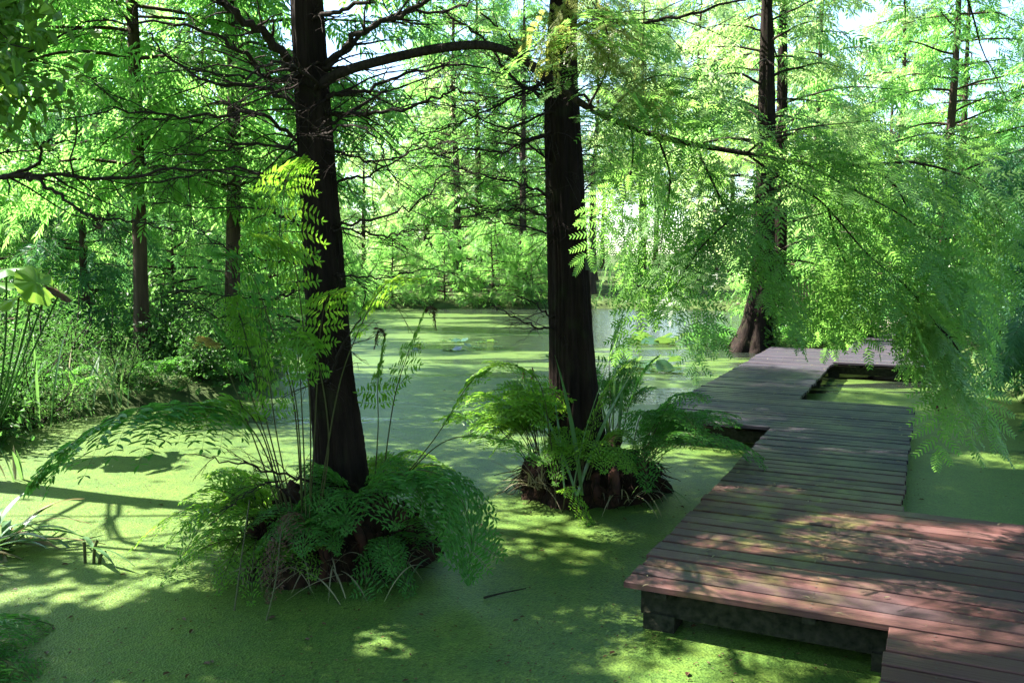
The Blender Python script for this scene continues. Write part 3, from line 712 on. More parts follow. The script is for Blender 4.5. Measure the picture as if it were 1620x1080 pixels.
# ------------------------------------------------------------------ broadleaf tree beside the pond, its boughs reaching into view
def leaves_along(g, path, n, size, r, tmpl=LEAF, t0=0.2, spread=0.12, keep=None):
    m = len(path); u = (t0 + (1 - t0) * r.random(n)) * (m - 1); i = np.minimum(u.astype(int), m - 2); f = (u - i)[:, None]
    P = path[i] * (1 - f) + path[i + 1] * f + r.normal(0, spread, (n, 3)); X = r.normal(0, 1, (n, 3)) + nrm(path[i + 1] - path[i]) * 0.8 + np.array([0, 0, -0.35])
    if keep is not None: ok = keep(P); P, X = P[ok], X[ok]
    place(g, tmpl, P, X, np.array([0, 0, 1.0]) + r.normal(0, 0.4, (len(P), 3)), size * r.uniform(0.7, 1.2, len(P)))
r = np.random.default_rng(41)
bx_, by_ = -5.3, 7.35
tree4 = empty('broadleaf_tree', (bx_, by_, gz(bx_, by_)), 'broadleaf tree on the bank reaching crooked bare limb and leafy twigs over pond', 'tree')
g = Geo(); P4, R4 = trunk_geo(g, [(bx_, by_, 0), (bx_ + .1, by_, 1.5), (bx_ + .05, by_, 3), (bx_ + .2, by_ + .1, 6), (bx_ + .1, by_, 9)], 0.17, 0.04, 0.09, 40, 60, 8); g.build('trunk', M['barkfar'], tree4)
for k, (pts, r0, r1, nt_) in enumerate([
    ([(-330, 270, 6.4), (-120, 300, 6.0), (0, 281, 5.8), (60, 276, 5.7), (120, 278, 5.6), (210, 282, 5.5), (260, 266, 5.4), (350, 272, 5.3), (432, 290, 5.2)], .021, .004, 12),
    ([(0, 281, 5.8), (60, 260, 5.7), (70, 225, 5.65), (120, 225, 5.6)], .012, .004, 8),
    ([(40, 277, 5.75), (90, 305, 5.5), (140, 340, 5.4), (210, 350, 5.3), (300, 370, 5.2)], .012, .003, 9),
    ([(-260, 190, 6.4), (-100, 150, 6.0), (0, 90, 5.6), (60, 80, 5.5), (130, 35, 5.4)], .02, .004, 10),
    ([(-250, 220, 6.4), (-80, 240, 6.1), (20, 240, 5.9), (100, 235, 5.8)], .016, .003, 10)]):
    bough(tree4, pts, r0, r1, nt_, 300 + k, 0.3, axis=P4 if k in (0, 3, 4) else None)
g = Geo(); gb = Geo()
for k in range(9):
    q = smooth(PP([(-260 + r.normal(0, 30), 60 + r.normal(0, 60), 6.3), (-90, 30 + r.normal(0, 70), 5.7), (20 + r.normal(0, 40), 60 + r.normal(0, 70), 5.0 + r.normal(0, .3))]), 20)
    tube(gb, q, np.linspace(0.016, 0.003, 20), 5); leaves_along(g, q, 230, 0.10, r, t0=0.4, spread=0.15)
for k in range(34):
    z = 4.3 + 4.5 * k / 34; p = P4[int(np.argmin(np.abs(P4[:, 2] - z)))]; a = k * 2.4
    q = smooth(wander(p, (math.cos(a), math.sin(a), 0.3), r.uniform(2, 3.6), 8, r, 0.25, -0.2), 20); tube(gb, q, np.linspace(0.03, 0.005, 20), 5)
    leaves_along(g, q, 620, 0.14, r, t0=0.15, spread=0.38, keep=KEEP)
for k in range(22):  # extra boughs out of view, added to shade the near corner of the pond
    z = 4.4 + 4.2 * k / 22; p = P4[int(np.argmin(np.abs(P4[:, 2] - z)))]; a = rad(185 + 105 * ((k * .618) % 1))
    q = smooth(wander(p, (math.cos(a), math.sin(a), 0.25), r.uniform(2.6, 4.2), 8, r, 0.2, -0.2), 20); tube(gb, q, np.linspace(0.03, 0.005, 20), 5)
    leaves_along(g, q, 560, 0.15, r, t0=0.2, spread=0.4, keep=KEEP)
gb.build('bough', M['twig'], tree4); g.build('crown', M['leaf'], tree4)

# ------------------------------------------------------------------ distant and mid-distance conifers: built once per kind, then copied
def conifer(name, H, R, z0, nb, per, seed, matf, size=1.0, r0=0.16, droop=0.35, twig=True):
    r = np.random.default_rng(seed); root = empty(name, (0, 0, 0), 'x', 'tree')
    gt = Geo(); gf = Geo(); pts = [(0, 0, -0.1), (r.normal(0, .05), r.normal(0, .05), H * .3), (r.normal(0, .1), r.normal(0, .1), H * .6), (0, 0, H)]
    P, _ = trunk_geo(gt, pts, r0, 0.02, r0 * 0.6, 20, 40, seed)
    for k in range(nb):
        f = (k + r.random()) / nb; z = z0 + (H - z0) * f ** 1.1; p = P[int(np.argmin(np.abs(P[:, 2] - z)))]
        a = k * 2.399 + r.normal(0, .4); L = R * (1 - 0.8 * f ** 1.2) * r.uniform(0.6, 1.15) * (0.6 + 0.4 * min(1, f * 5))
        q = smooth(wander(p, (math.cos(a), math.sin(a), 0.25), L, 7, r, 0.2, -0.5), 14)
        tube(gt, q, np.linspace(0.03, 0.006, 14), 4)
        foliage(gf, q, int(per * L / R * 1.2) + 2, 0.18, size, SPR_FAR, r, droop, 1.1, jit=0.12)
        for s in range(4):
            t = r.integers(4, 12); T = nrm(q[t + 1] - q[t]); S = nrm(np.cross(T, [0, 0, 1.0])) * (1 if s % 2 else -1)
            q2 = smooth(wander(q[t], T + S * r.uniform(.6, 1.2), L * .4, 4, r, 0.2, -0.3), 8); tube(gt, q2, np.linspace(.01, .003, 8), 3)
            foliage(gf, q2, int(per * 0.35) + 1, 0.0, size, SPR_FAR, r, droop, 1.0, jit=0.12)
    gt.build('trunk', M['barkfar'], root); gf.build('crown', matf, root); return root

def bush(name, h, R, n, seed, matf, lsize, tmpl=LEAF, cat='shrub'):
    r = np.random.default_rng(seed); root = empty(name, (0, 0, 0), 'x', cat); gt = Geo(); gf = Geo()
    for k in range(16):
        a = k * 2.4; d = np.array([math.cos(a) * .6, math.sin(a) * .6, r.uniform(.5, 1.3)])
        q = smooth(wander((r.normal(0, R * .1), r.normal(0, R * .1), -0.05), d * np.array([R, R, h]), np.linalg.norm(d * np.array([R, R, h])) * r.uniform(.6, 1), 6, r, 0.3, -0.15), 12)
        tube(gt, q, np.linspace(0.014, 0.003, 12), 4); leaves_along(gf, q, n // 16, lsize, r, tmpl, 0.25, R * 0.17)
    gt.build('stem', M['twig'], root); gf.build('foliage', matf, root); return root

used = set()
def put(proto, x, y, rz, s, label, group, z=None):
    loc = (x, y, gz(x, y) - 0.02 if z is None else z)
    if proto.name not in used:
        used.add(proto.name); proto.location = loc; proto.rotation_euler = (0, 0, rz); proto.scale = (s, s, s); proto['label'] = label; proto['group'] = group; return proto
    return copy_tree(proto, loc, rz, s, label, group)

cA = conifer('cypress_tree', 12, 3.2, 2.0, 54, 9, 51, M['needle_far'], 0.82)
cB = conifer('cypress_tree', 13, 3.6, 1.2, 58, 9, 52, M['needle_far'], 0.82)
cC = conifer('cypress_tree', 11, 3.4, 1.0, 54, 9, 53, M['needle_pale'], 0.82)
cD = conifer('cypress_tree', 9, 3.0, 0.9, 50, 12, 54, M['needle_blue'], 0.9, 0.13, 0.55)
cF = conifer('cypress_tree', 15, 3.8, 5.0, 60, 11, 56, M['needle_pale'], 0.85)
cE = conifer('cypress_tree', 17, 3.7, 2.6, 76, 21, 55, M['needle_far'], 0.85, 0.115)
rb = np.random.default_rng(77)
# single ones one can point at
put(cE, at(222, 480, 12.5)[0], 12.5, 0.5, 0.92, 'slim trunked conifer rising from ferny bank beneath crooked bare limb', 'conifers behind the ferny bank')
put(cE, at(350, 480, 13.0)[0], 13.4, 2.0, 1.0, 'dark trunked conifer behind the bank, partly hidden by dead twigs', 'conifers behind the ferny bank')
put(cD, at(120, 400, 14.5)[0], 14.8, 1.0, 0.62, 'bluish low conifer with drooping sprays behind big lobed leaves', 'conifers behind the ferny bank')
FARL = 'sunlit yellow-green conifer in the wood beyond the pond'
FARG = 'conifers in the wood beyond the pond'
spots = [(-9.5, 19.5), (-15.5, 25), (-8.2, 25), (-8, 46), (-2.2, 39), (1.0, 38.5), (4.2, 40), (-4, 45), (6.5, 48), (11.5, 36), (-18, 36),
         (12.5, 29), (11.8, 23.5), (0.5, 47), (-10, 42), (15.5, 36), (18, 29), (9, 54), (-13, 20.5), (-4.4, 43), (2.8, 38.3), (7.5, 37.5), (-12, 41), (9.2, 26.5), (-20, 30), (4, 52), (-1, 54), (-6.5, 52), (12, 48), (-14, 48), (6, 42), (-13.5, 35), (8.5, 42), (-2, 41), (-16, 30), (14, 41), (5, 58), (-5, 60), (0, 62), (10, 60), (-11, 56), (16, 52)]
spots = [q for q in spots if not (q[1] > 30 and 0.07 < q[0] / q[1] < 0.31)]
for k, (x, y) in enumerate(spots):
    pr = (cC, cA, cB)[k % 3]; s = rb.uniform(0.8, 1.1) * (1.28 if abs(x) < 6 and y > 37 else 1)
    put(pr, x + rb.normal(0, .4), y + rb.normal(0, .4), rb.uniform(0, 6.28), s, FARL if pr is not cC else 'pale yellowing conifer in the wood beyond the pond', FARG if pr is not cC else 'pale conifers in the wood beyond the pond')

for k, (x, y) in enumerate([(3.4, 36.8), (5.6, 38), (8.2, 38.5), (6.6, 44), (10.2, 44), (4.3, 46), (12.5, 50), (8.5, 52)]):
    put(cF, x, y, k * 1.3, rb.uniform(.85, 1.15), 'high crowned pale tree whose bare lower trunk stands beyond the open water', 'high crowned trees beyond the open water')

for k, (x, y) in enumerate([(6.4, 62), (13.4, 62), (16, 58)]):
    put(cC, x, y, k * 2.1, rb.uniform(.8, 1.0), 'pale yellowing conifer in the wood beyond the pond', 'pale conifers in the wood beyond the pond')

# ---- tree three beside the boardwalk: buttressed, with a tree close behind it
t3x, t3y = at(1200, 550, 17.6)[0], 17.7
tree3 = empty('cypress_tree', (t3x, t3y, 0), 'buttressed ivy footed cypress standing beside the boardwalk turn', 'tree')
pts = [(t3x - .12, t3y, -0.1), (t3x + .02, t3y, 0.9)] + [at(px, py, 17.8) for px, py in [(1207, 420), (1212, 200), (1213, 60), (1215, -60)]]
pts.append(pts[-1] + np.array([0.1, 0, 6.0]))
g = Geo(); P3, R3 = trunk_geo(g, pts, 0.30, 0.05, 0.22, 40, 70, 61); g.build('trunk', M['bark'], tree3)
r = np.random.default_rng(62); gb = Geo(); gf = Geo()
for k in range(60):
    z = 1.7 + 8.5 * k / 60; p = P3[int(np.argmin(np.abs(P3[:, 2] - z)))]; a = k * 2.4 + r.normal(0, .3)
    q = smooth(wander(p, (math.cos(a), math.sin(a), 0.45), 3.2 * r.uniform(.5, 1.1) * (1 - .5 * k / 60), 7, r, .25, -0.6), 14)
    twiggy(gb, q, 0.04 * r.uniform(.5, 1), 0.005, r, 5, 0.4, 0.15, 0)
    if not (-0.7 < math.atan2(q[-1][1] - t3y, q[-1][0] - t3x) + math.pi / 2 < 0.7) or k > 30: foliage(gf, q, 19, 0.25, 0.75, SPR_FAR, r, 0.35, 1.0, jit=0.1)
gb.build('bough', M['twig'], tree3); gf.build('crown', M['needle_pale'], tree3)
g = Geo()
for k in range(420):
    a = r.uniform(3.3, 6.2); z = r.uniform(0, 0.9) ** 1.3; p = np.array([t3x + 0.08 + (0.36 - .1 * z) * math.cos(a), t3y + (0.36 - .1 * z) * math.sin(a), z])
    place(g, LEAF, p, r.normal(0, 1, 3) + [0, 0, -.6], np.array([math.cos(a), math.sin(a), .3]), 0.09)
tag(g.build('ivy', M['leaf'], None, (t3x, t3y, 0)), 'ivy climbing the foot of the buttressed tree by boardwalk', 'ivy')
tb = empty('cypress_tree', (at(1228, 500, 19.5)[0], 19.6, 0.2), 'dark straight trunk close behind the ivy footed cypress', 'tree')
g = Geo(); bx2 = tb.location.x; P5, _ = trunk_geo(g, [(bx2, 19.6, 0), (bx2 + .05, 19.6, 3), (bx2, 19.6, 7), (bx2, 19.6, 12)], 0.2, 0.04, 0.1, 30, 50, 63); g.build('trunk', M['bark'], tb)
gf = Geo(); gb = Geo()
for k in range(30):
    z = 4 + 7.5 * k / 30; p = P5[int(np.argmin(np.abs(P5[:, 2] - z)))]; a = k * 2.4
    q = smooth(wander(p, (math.cos(a), math.sin(a), .3), 2.8 * (1 - .5 * k / 30), 7, r, .2, -.5), 14); tube(gb, q, np.linspace(.03, .005, 14), 4); foliage(gf, q, 14, .2, .9, SPR_FAR, r, .35, 1.1, jit=.12)
gb.build('bough', M['twig'], tb); gf.build('crown', M['needle_far'], tb)

# ---- conifer on the far side of the deck, its blue-green boughs hanging to the water
dx, dy = 8.0, 10.6
tree6 = empty('weeping_conifer', (dx, dy, gz(dx, dy)), 'weeping blue-green conifer whose boughs hang over water beside boardwalk', 'tree')
g = Geo(); P6, _ = trunk_geo(g, [(dx, dy, 0), (dx, dy, 3), (dx + .1, dy, 6), (dx, dy, 11)], 0.2, 0.03, 0.1, 30, 50, 71); g.build('trunk', M['bark'], tree6)
r = np.random.default_rng(72); gb = Geo(); gf = Geo()
for k in range(64):
    z = 1.0 + 8.0 * k / 64; p = P6[int(np.argmin(np.abs(P6[:, 2] - z)))]
    a = math.pi + r.uniform(-1.5, 1.5) if k % 5 else r.uniform(0, 6.28)
    q = smooth(wander(p, (math.cos(a), math.sin(a), .3), r.uniform(1.6, 4.0) * (1 - .35 * k / 64) * (1 if z < 3.7 else .5), 8, r, .2, -1.0), 16)
    tube(gb, q, np.linspace(.028, .004, 16), 5); foliage(gf, q, 34, .15, 1.35, SPR_MID, r, .6, .9, jit=.12)
    for s in range(4):
        t = r.integers(5, 14); q2 = smooth(wander(q[t], nrm(q[t + 1] - q[t]) + r.normal(0, .6, 3) * [1, 1, 0], .9, 5, r, .2, -1.6), 10); tube(gb, q2, np.linspace(.008, .002, 10), 4)
        foliage(gf, q2, 14, 0, 1.3, SPR_MID, r, .7, .8, jit=.1)
gb.build('bough', M['twig'], tree6); gf.build('crown', M['needle_blue'], tree6)
for k, (x, y, s, lb) in enumerate([(10.2, 13.5, .8, 'yellow-green conifer behind the weeping boughs beside the path'), (11.6, 16.8, .85, 'tall pale conifer on the bank past the wooden screen'), (9.6, 19.5, .9, 'dense conifer overhanging the end of the boardwalk'), (13.5, 12, .9, 'broad conifer closing the bank behind weeping boughs')]):
    put((cB, cC, cA, cC)[k], x, y, k * 1.7, s, lb, 'conifers on the bank beside the boardwalk')

# ------------------------------------------------------------------ shrubs
sA = bush('shrub', 1.1, 0.75, 1500, 81, M['shrub'], 0.075)
sB = bush('shrub', 0.95, 0.7, 1900, 82, M['shrub'], 0.055, NARROW)
sC = conifer('shrub', 3.6, 2.7, 0.15, 44, 13, 83, M['needle_far'], 0.55, 0.05, 0.5); sC['category'] = 'shrub'
sD = bush('shrub', 0.75, 0.7, 1500, 84, M['shrub'], 0.07)
for k, (x, y, s) in enumerate([(-7, -5, 1.1), (-1.5, -8, 1.2), (5, -6, 1.15), (10, -2, 1.1), (-9, 1.5, 1.0), (11.5, 4, 1.0)]):  # unseen trees, added to hold back open sky light on the foreground
    put((cB, cA)[k % 2], x, y, k, s, 'unseen conifer added behind the viewer to cut sky light on the near boardwalk and water', 'unseen conifers added behind the viewer')
k = 0
for x, y in [(-6.2, 9.4), (-5.9, 10.5), (-5.1, 11.1), (-4.4, 11.7), (-3.9, 12.4), (-6.8, 10.6), (-6.0, 11.7), (-5.0, 12.4), (-4.3, 13.4), (-4.4, 15.2), (-7.4, 11.8), (-6.6, 12.8), (-5.6, 13.8), (-7.2, 8.6), (-5.2, 16.8), (-5.45, 8.4), (-5.75, 8.9), (-5.3, 9.6), (-6.0, 8.2)]:
    pr = (sA, sB, sB, sD)[k % 4]; k += 1
    put(pr, x + rb.normal(0, .15), y + rb.normal(0, .15), rb.uniform(0, 6), rb.uniform(.8, 1.25), {sA: 'leafy dark shrub in the undergrowth of the shaded bank', sB: 'narrow leaved shrub in the undergrowth of the shaded bank', sD: 'low bright leaved shrub in the undergrowth of the shaded bank'}[pr],
        {sA: 'dark leafy shrubs on the shaded bank', sB: 'narrow leaved shrubs on the shaded bank', sD: 'low bright shrubs on the shaded bank'}[pr])
for x, y in [(-9, 15), (-7, 18), (-6.6, 21), (-7.5, 27), (-9, 31.5), (-6.6, 32.8), (-4.6, 33.6), (-2.6, 34), (-0.8, 34.1), (0.8, 34.2), (2.6, 34.1), (4.4, 34), (6, 33.4), (7.8, 32.6), (9.8, 31), (9.8, 27.5), (9, 24), (-6.3, 29), (-11, 21), (-10.5, 25), (12, 20.5), (-13, 14), (-10.5, 12.5), (5, 36.5), (7.6, 36), (-12.5, 31.5)]:
    if y > 28 and 0.07 < x / y < 0.31: continue
    put(sC, x, y, rb.uniform(0, 6), rb.uniform(.8, 1.3) * (.7 if y > 32 else 1), 'sunlit yellow-green bush at the wooded edge of the pond', 'bushes round the far edge of the pond')
for x, y in [(6.2, 18.4), (7.0, 18.9), (6.0, 19.4), (7.4, 18.2), (6.6, 20.2), (4.5, 19.1)]:
    put(sD, x, y, rb.uniform(0, 6), rb.uniform(.8, 1.1), 'round green shrub between buttressed tree and boardwalk end', 'round shrubs by the buttressed tree')
for x, y in [(7.3, 9.6), (7.2, 11.6), (8.0, 12.7), (8.6, 14.2), (9.4, 16.2), (7.2, 8.3), (9.4, 9.4), (8.8, 11.5)]:
    put(sA, x, y, rb.uniform(0, 6), rb.uniform(.8, 1.4), 'dark shrub under the weeping conifer on the bank', 'dark shrubs under the weeping conifer')

# far wood that reads as one mass behind the single trees
g = Geo(); r = np.random.default_rng(91)
n = 9000; a = r.uniform(rad(25), rad(155), n); a = np.where((a > rad(72)) & (a < rad(86)), a + rad(30), a); d = r.uniform(56, 72, n); z = r.uniform(0, 13, n) ** 1.0
z = z * (0.75 + 0.25 * np.sin(a * 37) * np.sin(a * 11 + 1)); P = np.stack([d * np.cos(a), d * np.sin(a), z], 1)
place(g, SPR_FAR[0], P, r.normal(0, 1, (n, 3)) + [0, 0, -.3], np.array([0, 0, 1.0]) + r.normal(0, .5, (n, 3)), r.uniform(2, 3.4, n))
tag(g.build('far_woods', M['needle_far']), 'mass of sunlit leaves of the distant wood', 'woods', kind='stuff')

# ------------------------------------------------------------------ ferns
def frond(g, path, L, npair, t0, plen, pw=0.30, r=None, droop=0.25, per=9, up=None, gold=False, stem=0.004):
    n = 40; P = smooth(path, n); T, _, _ = frames(P); U = np.array([0, 0, 1.0]) if up is None else np.asarray(up, float)
    tube(g, P, np.linspace(stem, 0.0012, n), 5, 1)
    pin = leaf_tmpl(1.0, pw, 0.12)
    PO, XO, ZO, SO = [], [], [], []
    for k in range(npair):
        f = k / max(npair - 1, 1); t = t0 + (1 - t0) * f ** 0.95 * 0.99; i = min(int(t * (n - 1)), n - 1); Tt = T[i]
        S = np.cross(Tt, U); S = nrm(S) if np.linalg.norm(S) > 0.05 else np.array([1.0, 0, 0]); Nn = np.cross(S, Tt)
        prof = (0.55 + 0.45 * min(1, f * 3.5)) * (1 - f ** 2.4) + 0.12
        for s in (1, -1):
            d = nrm(S * s + Tt * (0.35 + 0.35 * f) + r.normal(0, .08, 3)); l = L * prof * r.uniform(.9, 1.1); dr = droop * r.uniform(.6, 1.4)
            m = max(3, int(0.82 * per * (0.4 + 0.6 * prof))); u = (np.arange(m) + .7) / m * l
            C = P[i] + d * u[:, None] - Nn * 0 + np.array([0, 0, -1.0]) * (dr * (u / max(L, 1e-6)) ** 2 * L)[:, None]
            dl = nrm(d + np.array([0, 0, -1.0]) * dr * 0.6); b = nrm(np.cross(Nn, dl))
            tube(g, C[[0, m // 2, -1]] if m > 3 else C, np.array([.0013, .001, .0007]), 3, 1)
            pl = 1.3 * plen * (1 - 0.55 * (np.arange(m) / m) ** 2) * (0.55 + .45 * prof)
            for s2 in (1, -1):
                PO.append(C); XO.append(np.tile(b * s2 + dl * 0.35, (m, 1)) + r.normal(0, .13, (m, 3))); ZO.append(np.tile(Nn, (m, 1)) + r.normal(0, .25, (m, 3))); SO.append(pl * r.uniform(.75, 1.15, m))
            PO.append(C[-1:]); XO.append(dl[None]); ZO.append(Nn[None]); SO.append(pl[-1:] * 1.1)
    place(g, pin, np.vstack(PO), np.vstack(XO), np.vstack(ZO), np.concatenate(SO), 0)

def arc(base, az, el, L, sag):
    t = np.linspace(0, 1, 7)[:, None]; h = np.array([math.cos(az), math.sin(az), 0])
    return np.asarray(base) + h * (L * math.cos(el) * t + 0.12 * L * t ** 2) + np.array([0, 0, 1.0]) * (L * math.sin(el) * t - sag * L * t ** 2.3)

def fern(base, label, n, L, az0, az1, el0, el1, seed, mat='fern', pl=0.15, plen=0.032, npair=11, t0=0.3, per=8, sag=0.75, hero=(), group=None, pw=0.3, droop=0.3, jitb=0.05):
    r = np.random.default_rng(seed); root = empty('fern', base, label, 'fern', group)
    for k in range(n):
        az = az0 + (az1 - az0) * (k + r.uniform(.2, .8)) / n; l = L * r.uniform(.75, 1.15)
        b = np.asarray(base) + r.normal(0, jitb, 3) * [1, 1, 0.3]
        g = Geo(); frond(g, arc(b, az, r.uniform(el0, el1), l, sag * r.uniform(.7, 1.2)), pl * l / L, npair, t0, plen, pw, r, droop, per); g.build('frond', [M[mat], M['stem']], root)
    for h in hero:
        kw = dict(L=pl, npair=npair, t0=t0, plen=plen, droop=droop, per=per, pw=pw); pts, ex = h; m_ = ex.pop('mat', mat); kw.update(ex)
        g = Geo(); frond(g, PP(pts), kw['L'], kw['npair'], kw['t0'], kw['plen'], kw['pw'], r, kw['droop'], kw['per'], stem=0.005); g.build('frond', [M[m_], M['stem']], root)
    return root

# ------------------------------------------------------------------ blades: irises, reeds, cut leaves
def blade(g, base, az, el, L, wd, r, sag=0.4, mat=0):
    n = 9; t = np.linspace(0, 1, n); P = smooth(arc(base, az, el, L, sag), n); T = nrm(np.gradient(P, axis=0)); S = nrm(np.cross(T, [0, 0, 1.0]) + r.normal(0, .15, 3)); Nn = np.cross(S, T)
    wv = wd * np.minimum(1, (1 - t) * 2.2 + 0.02) * (0.7 + 0.3 * np.minimum(1, t * 4)) / 2
    V = np.stack([P - S * wv[:, None], P - Nn * wd * 0.12, P + S * wv[:, None]], 1).reshape(-1, 3)
    i = np.arange(n - 1)[:, None] * 3; j = np.arange(2)[None]
    g.add(V, np.stack([i + j, i + j + 1, i + j + 4, i + j + 3], -1).reshape(-1, 4), mat, True)

def clump(base, label, n, L, wd, seed, el0=55, el1=85, sag=.35, dead=.1, cat='plant', name='iris_plant', az=(0, 6.28), group=None, spread=.05):
    r = np.random.default_rng(seed); root = empty(name, base, label, cat, group)
    for k in range(n):
        g = Geo(); blade(g, np.asarray(base) + r.normal(0, spread, 3) * [1, 1, 0], r.uniform(*az), rad(r.uniform(el0, el1)), L * r.uniform(.6, 1.15), wd * r.uniform(.7, 1.2), r, sag * r.uniform(.3, 1.5))
        g.build('blade', M['straw'] if r.random() < dead else M['iris'], root)
    return root
# ---- ferns, one thing each
z1 = 0.33
fern((*(mc1 + [-0.32, -0.2]), z1), 'royal fern whose long frond arches across the sunlit duckweed', 0, 1, 0, 0, 0, 0, 1, 'fern', .19, .05, 13, .38, 11, hero=[
    ([(455, 830, 4.95), (430, 740, 4.85), (385, 665, 4.75), (300, 640, 4.65), (190, 655, 4.55), (90, 720, 4.5), (50, 770, 4.5)], dict(L=.3, npair=15, t0=.34, plen=.085, droop=.7, per=15, mat='ferndark')),
    ([(450, 830, 4.95), (420, 700, 4.9), (380, 640, 4.8), (330, 635, 4.8), (270, 665, 4.75)], dict(L=.22, npair=10, t0=.42, plen=.07, droop=.6)),
    ([(460, 820, 4.95), (405, 600, 4.9), (385, 520, 4.85), (372, 470, 4.8)], dict(L=.16, npair=9, t0=.5, plen=.05)),
    ([(450, 830, 4.9), (400, 690, 4.8), (350, 560, 4.75), (325, 535, 4.7)], dict(L=.10, npair=6, t0=.82, plen=.045, mat='ferngold'))])
fern((*(mc1 + [-0.12, -0.25]), z1), 'tall upright fern with bright fronds climbing against the thick trunk', 0, 1, 0, 0, 0, 0, 2, 'fern', .2, .05, 9, .55, 9, hero=[
    ([(480, 830, 4.9), (470, 650, 4.85), (440, 480, 4.8), (450, 300, 4.7), (480, 250, 4.65)], dict(L=.24, npair=11, t0=.5, plen=.05, per=13, droop=.5)),
    ([(490, 830, 4.9), (500, 640, 4.85), (505, 540, 4.8), (520, 470, 4.7), (560, 455, 4.65)], dict(L=.15, npair=8, t0=.5, plen=.05)),
    ([(500, 830, 4.9), (530, 640, 4.85), (560, 540, 4.8), (610, 450, 4.75), (670, 440, 4.7)], dict(L=.13, npair=8, t0=.55, plen=.05)),
    ([(470, 840, 4.9), (440, 700, 4.8), (425, 600, 4.75), (400, 480, 4.75)], dict(L=.2, npair=8, t0=.5, plen=.05)),
    ([(465, 840, 4.9), (420, 690, 4.8), (370, 560, 4.7), (330, 500, 4.65)], dict(L=.18, npair=9, t0=.5, plen=.05, mat='ferndark')),
    ([(480, 840, 4.9), (465, 640, 4.75), (430, 520, 4.6), (390, 420, 4.5), (345, 400, 4.45)], dict(L=.2, npair=9, t0=.5, plen=.055, mat='ferndark')),
    ([(490, 840, 4.85), (490, 640, 4.7), (470, 440, 4.6), (450, 390, 4.55), (400, 370, 4.5)], dict(L=.2, npair=9, t0=.5, plen=.055)),
    ([(500, 840, 4.85), (520, 700, 4.7), (500, 560, 4.6), (475, 530, 4.5), (470, 600, 4.45)], dict(L=.13, npair=8, t0=.45, plen=.045)),
    ([(500, 850, 4.85), (465, 810, 4.7), (435, 870, 4.6), (425, 955, 4.55)], dict(L=.12, npair=11, t0=.3, plen=.03, mat='brown', droop=.9)),
    ([(485, 840, 4.85), (480, 700, 4.8), (475, 600, 4.7), (470, 540, 4.6), (480, 600, 4.45)], dict(L=.12, npair=8, t0=.5, plen=.045))])
fern((*(mc1 + [0.30, -0.15]), z1), 'broad drooping fern hanging from islet to the shaded water', 0, 1, 0, 0, 0, 0, 3, 'ferndark', .26, .05, 15, .3, 12, hero=[
    ([(590, 800, 5.0), (650, 745, 4.9), (715, 765, 4.8), (745, 840, 4.7), (740, 920, 4.65)], dict(L=.26, npair=16, t0=.25, plen=.06, per=13)),
    ([(585, 790, 5.05), (640, 750, 5.0), (700, 790, 4.9), (715, 870, 4.85)], dict(L=.2, npair=13, t0=.25, plen=.055)),
    ([(580, 800, 5.0), (610, 750, 4.9), (650, 760, 4.8), (680, 820, 4.75)], dict(L=.18, npair=11, t0=.3, plen=.05))])
fern((*(mc1 + [-0.42, -0.1]), z1 - .08), 'low bright sunlit fern spilling off the islet edge', 15, .8, rad(100), rad(270), rad(35), rad(76), 4, 'fern', .17, .05, 9, .25, 7)
fern((*(mc1 + [0.02, -0.36]), z1 - .06), 'small dark fern in front of thick trunk foot', 9, .55, rad(190), rad(350), rad(35), rad(80), 5, 'ferndark', .12, .036, 11, .25, 7)
fern((*(mc1 + [0.22, 0.1]), z1), 'slender upright fern with shrivelled brown tips over the pale water', 6, .8, rad(-40), rad(120), rad(55), rad(80), 6, 'fern', .15, .04, 10, .3, 8, hero=[
    ([(600, 800, 5.2), (622, 640, 5.15), (645, 560, 5.1), (672, 490, 5.1)], dict(L=.16, npair=6, t0=.45, plen=.05)),
    ([(672, 490, 5.1), (684, 486, 5.1), (690, 520, 5.1)], dict(L=.05, npair=5, t0=.2, plen=.03, mat='brown', droop=1.2)),
    ([(610, 530, 5.2), (600, 520, 5.2), (592, 550, 5.2)], dict(L=.05, npair=5, t0=.2, plen=.03, mat='brown', droop=1.2)),
    ([(590, 800, 5.2), (598, 680, 5.2), (598, 600, 5.2), (610, 530, 5.2)], dict(L=.15, npair=8, t0=.5, plen=.045)),
    ([(610, 790, 5.1), (690, 690, 5.0), (740, 610, 4.95), (770, 585, 4.9)], dict(L=.12, npair=7, t0=.45, plen=.045)),
    ([(610, 790, 5.1), (700, 700, 5.0), (790, 695, 4.9), (860, 730, 4.85)], dict(L=.14, npair=9, t0=.5, plen=.045))])
fern((*(mc1 + [0.3, 0.25]), z1), 'fern behind the thick trunk catching light above green water', 9, .6, rad(-30), rad(200), rad(25), rad(60), 7, 'fern', .16, .042, 11, .25, 8)
fern((*(mc1 + [-0.15, -0.42]), .16), 'little fern low at the front edge of the nearer islet by the water', 6, .34, rad(170), rad(350), rad(15), rad(60), 15, 'fern', .09, .03, 9, .2, 6)
fern((*(mc1 + [0.34, -0.33]), .2), 'dark fern under the broad drooping one at islet front', 5, .5, rad(240), rad(380), rad(10), rad(55), 16, 'ferndark', .13, .04, 10, .2, 7)
fern((*(mc1 + [-0.45, -0.28]), .2), 'pale green fern over straw coloured roots at islet edge', 8, .45, rad(150), rad(290), rad(0), rad(45), 17, 'fern', .12, .03, 11, .2, 8)
fern((*(mc1 + [0.12, -0.2]), z1), 'upright dark fern leaning on the thick trunk foot', 8, .75, rad(190), rad(350), rad(60), rad(85), 18, 'ferndark', .15, .042, 10, .35, 7)
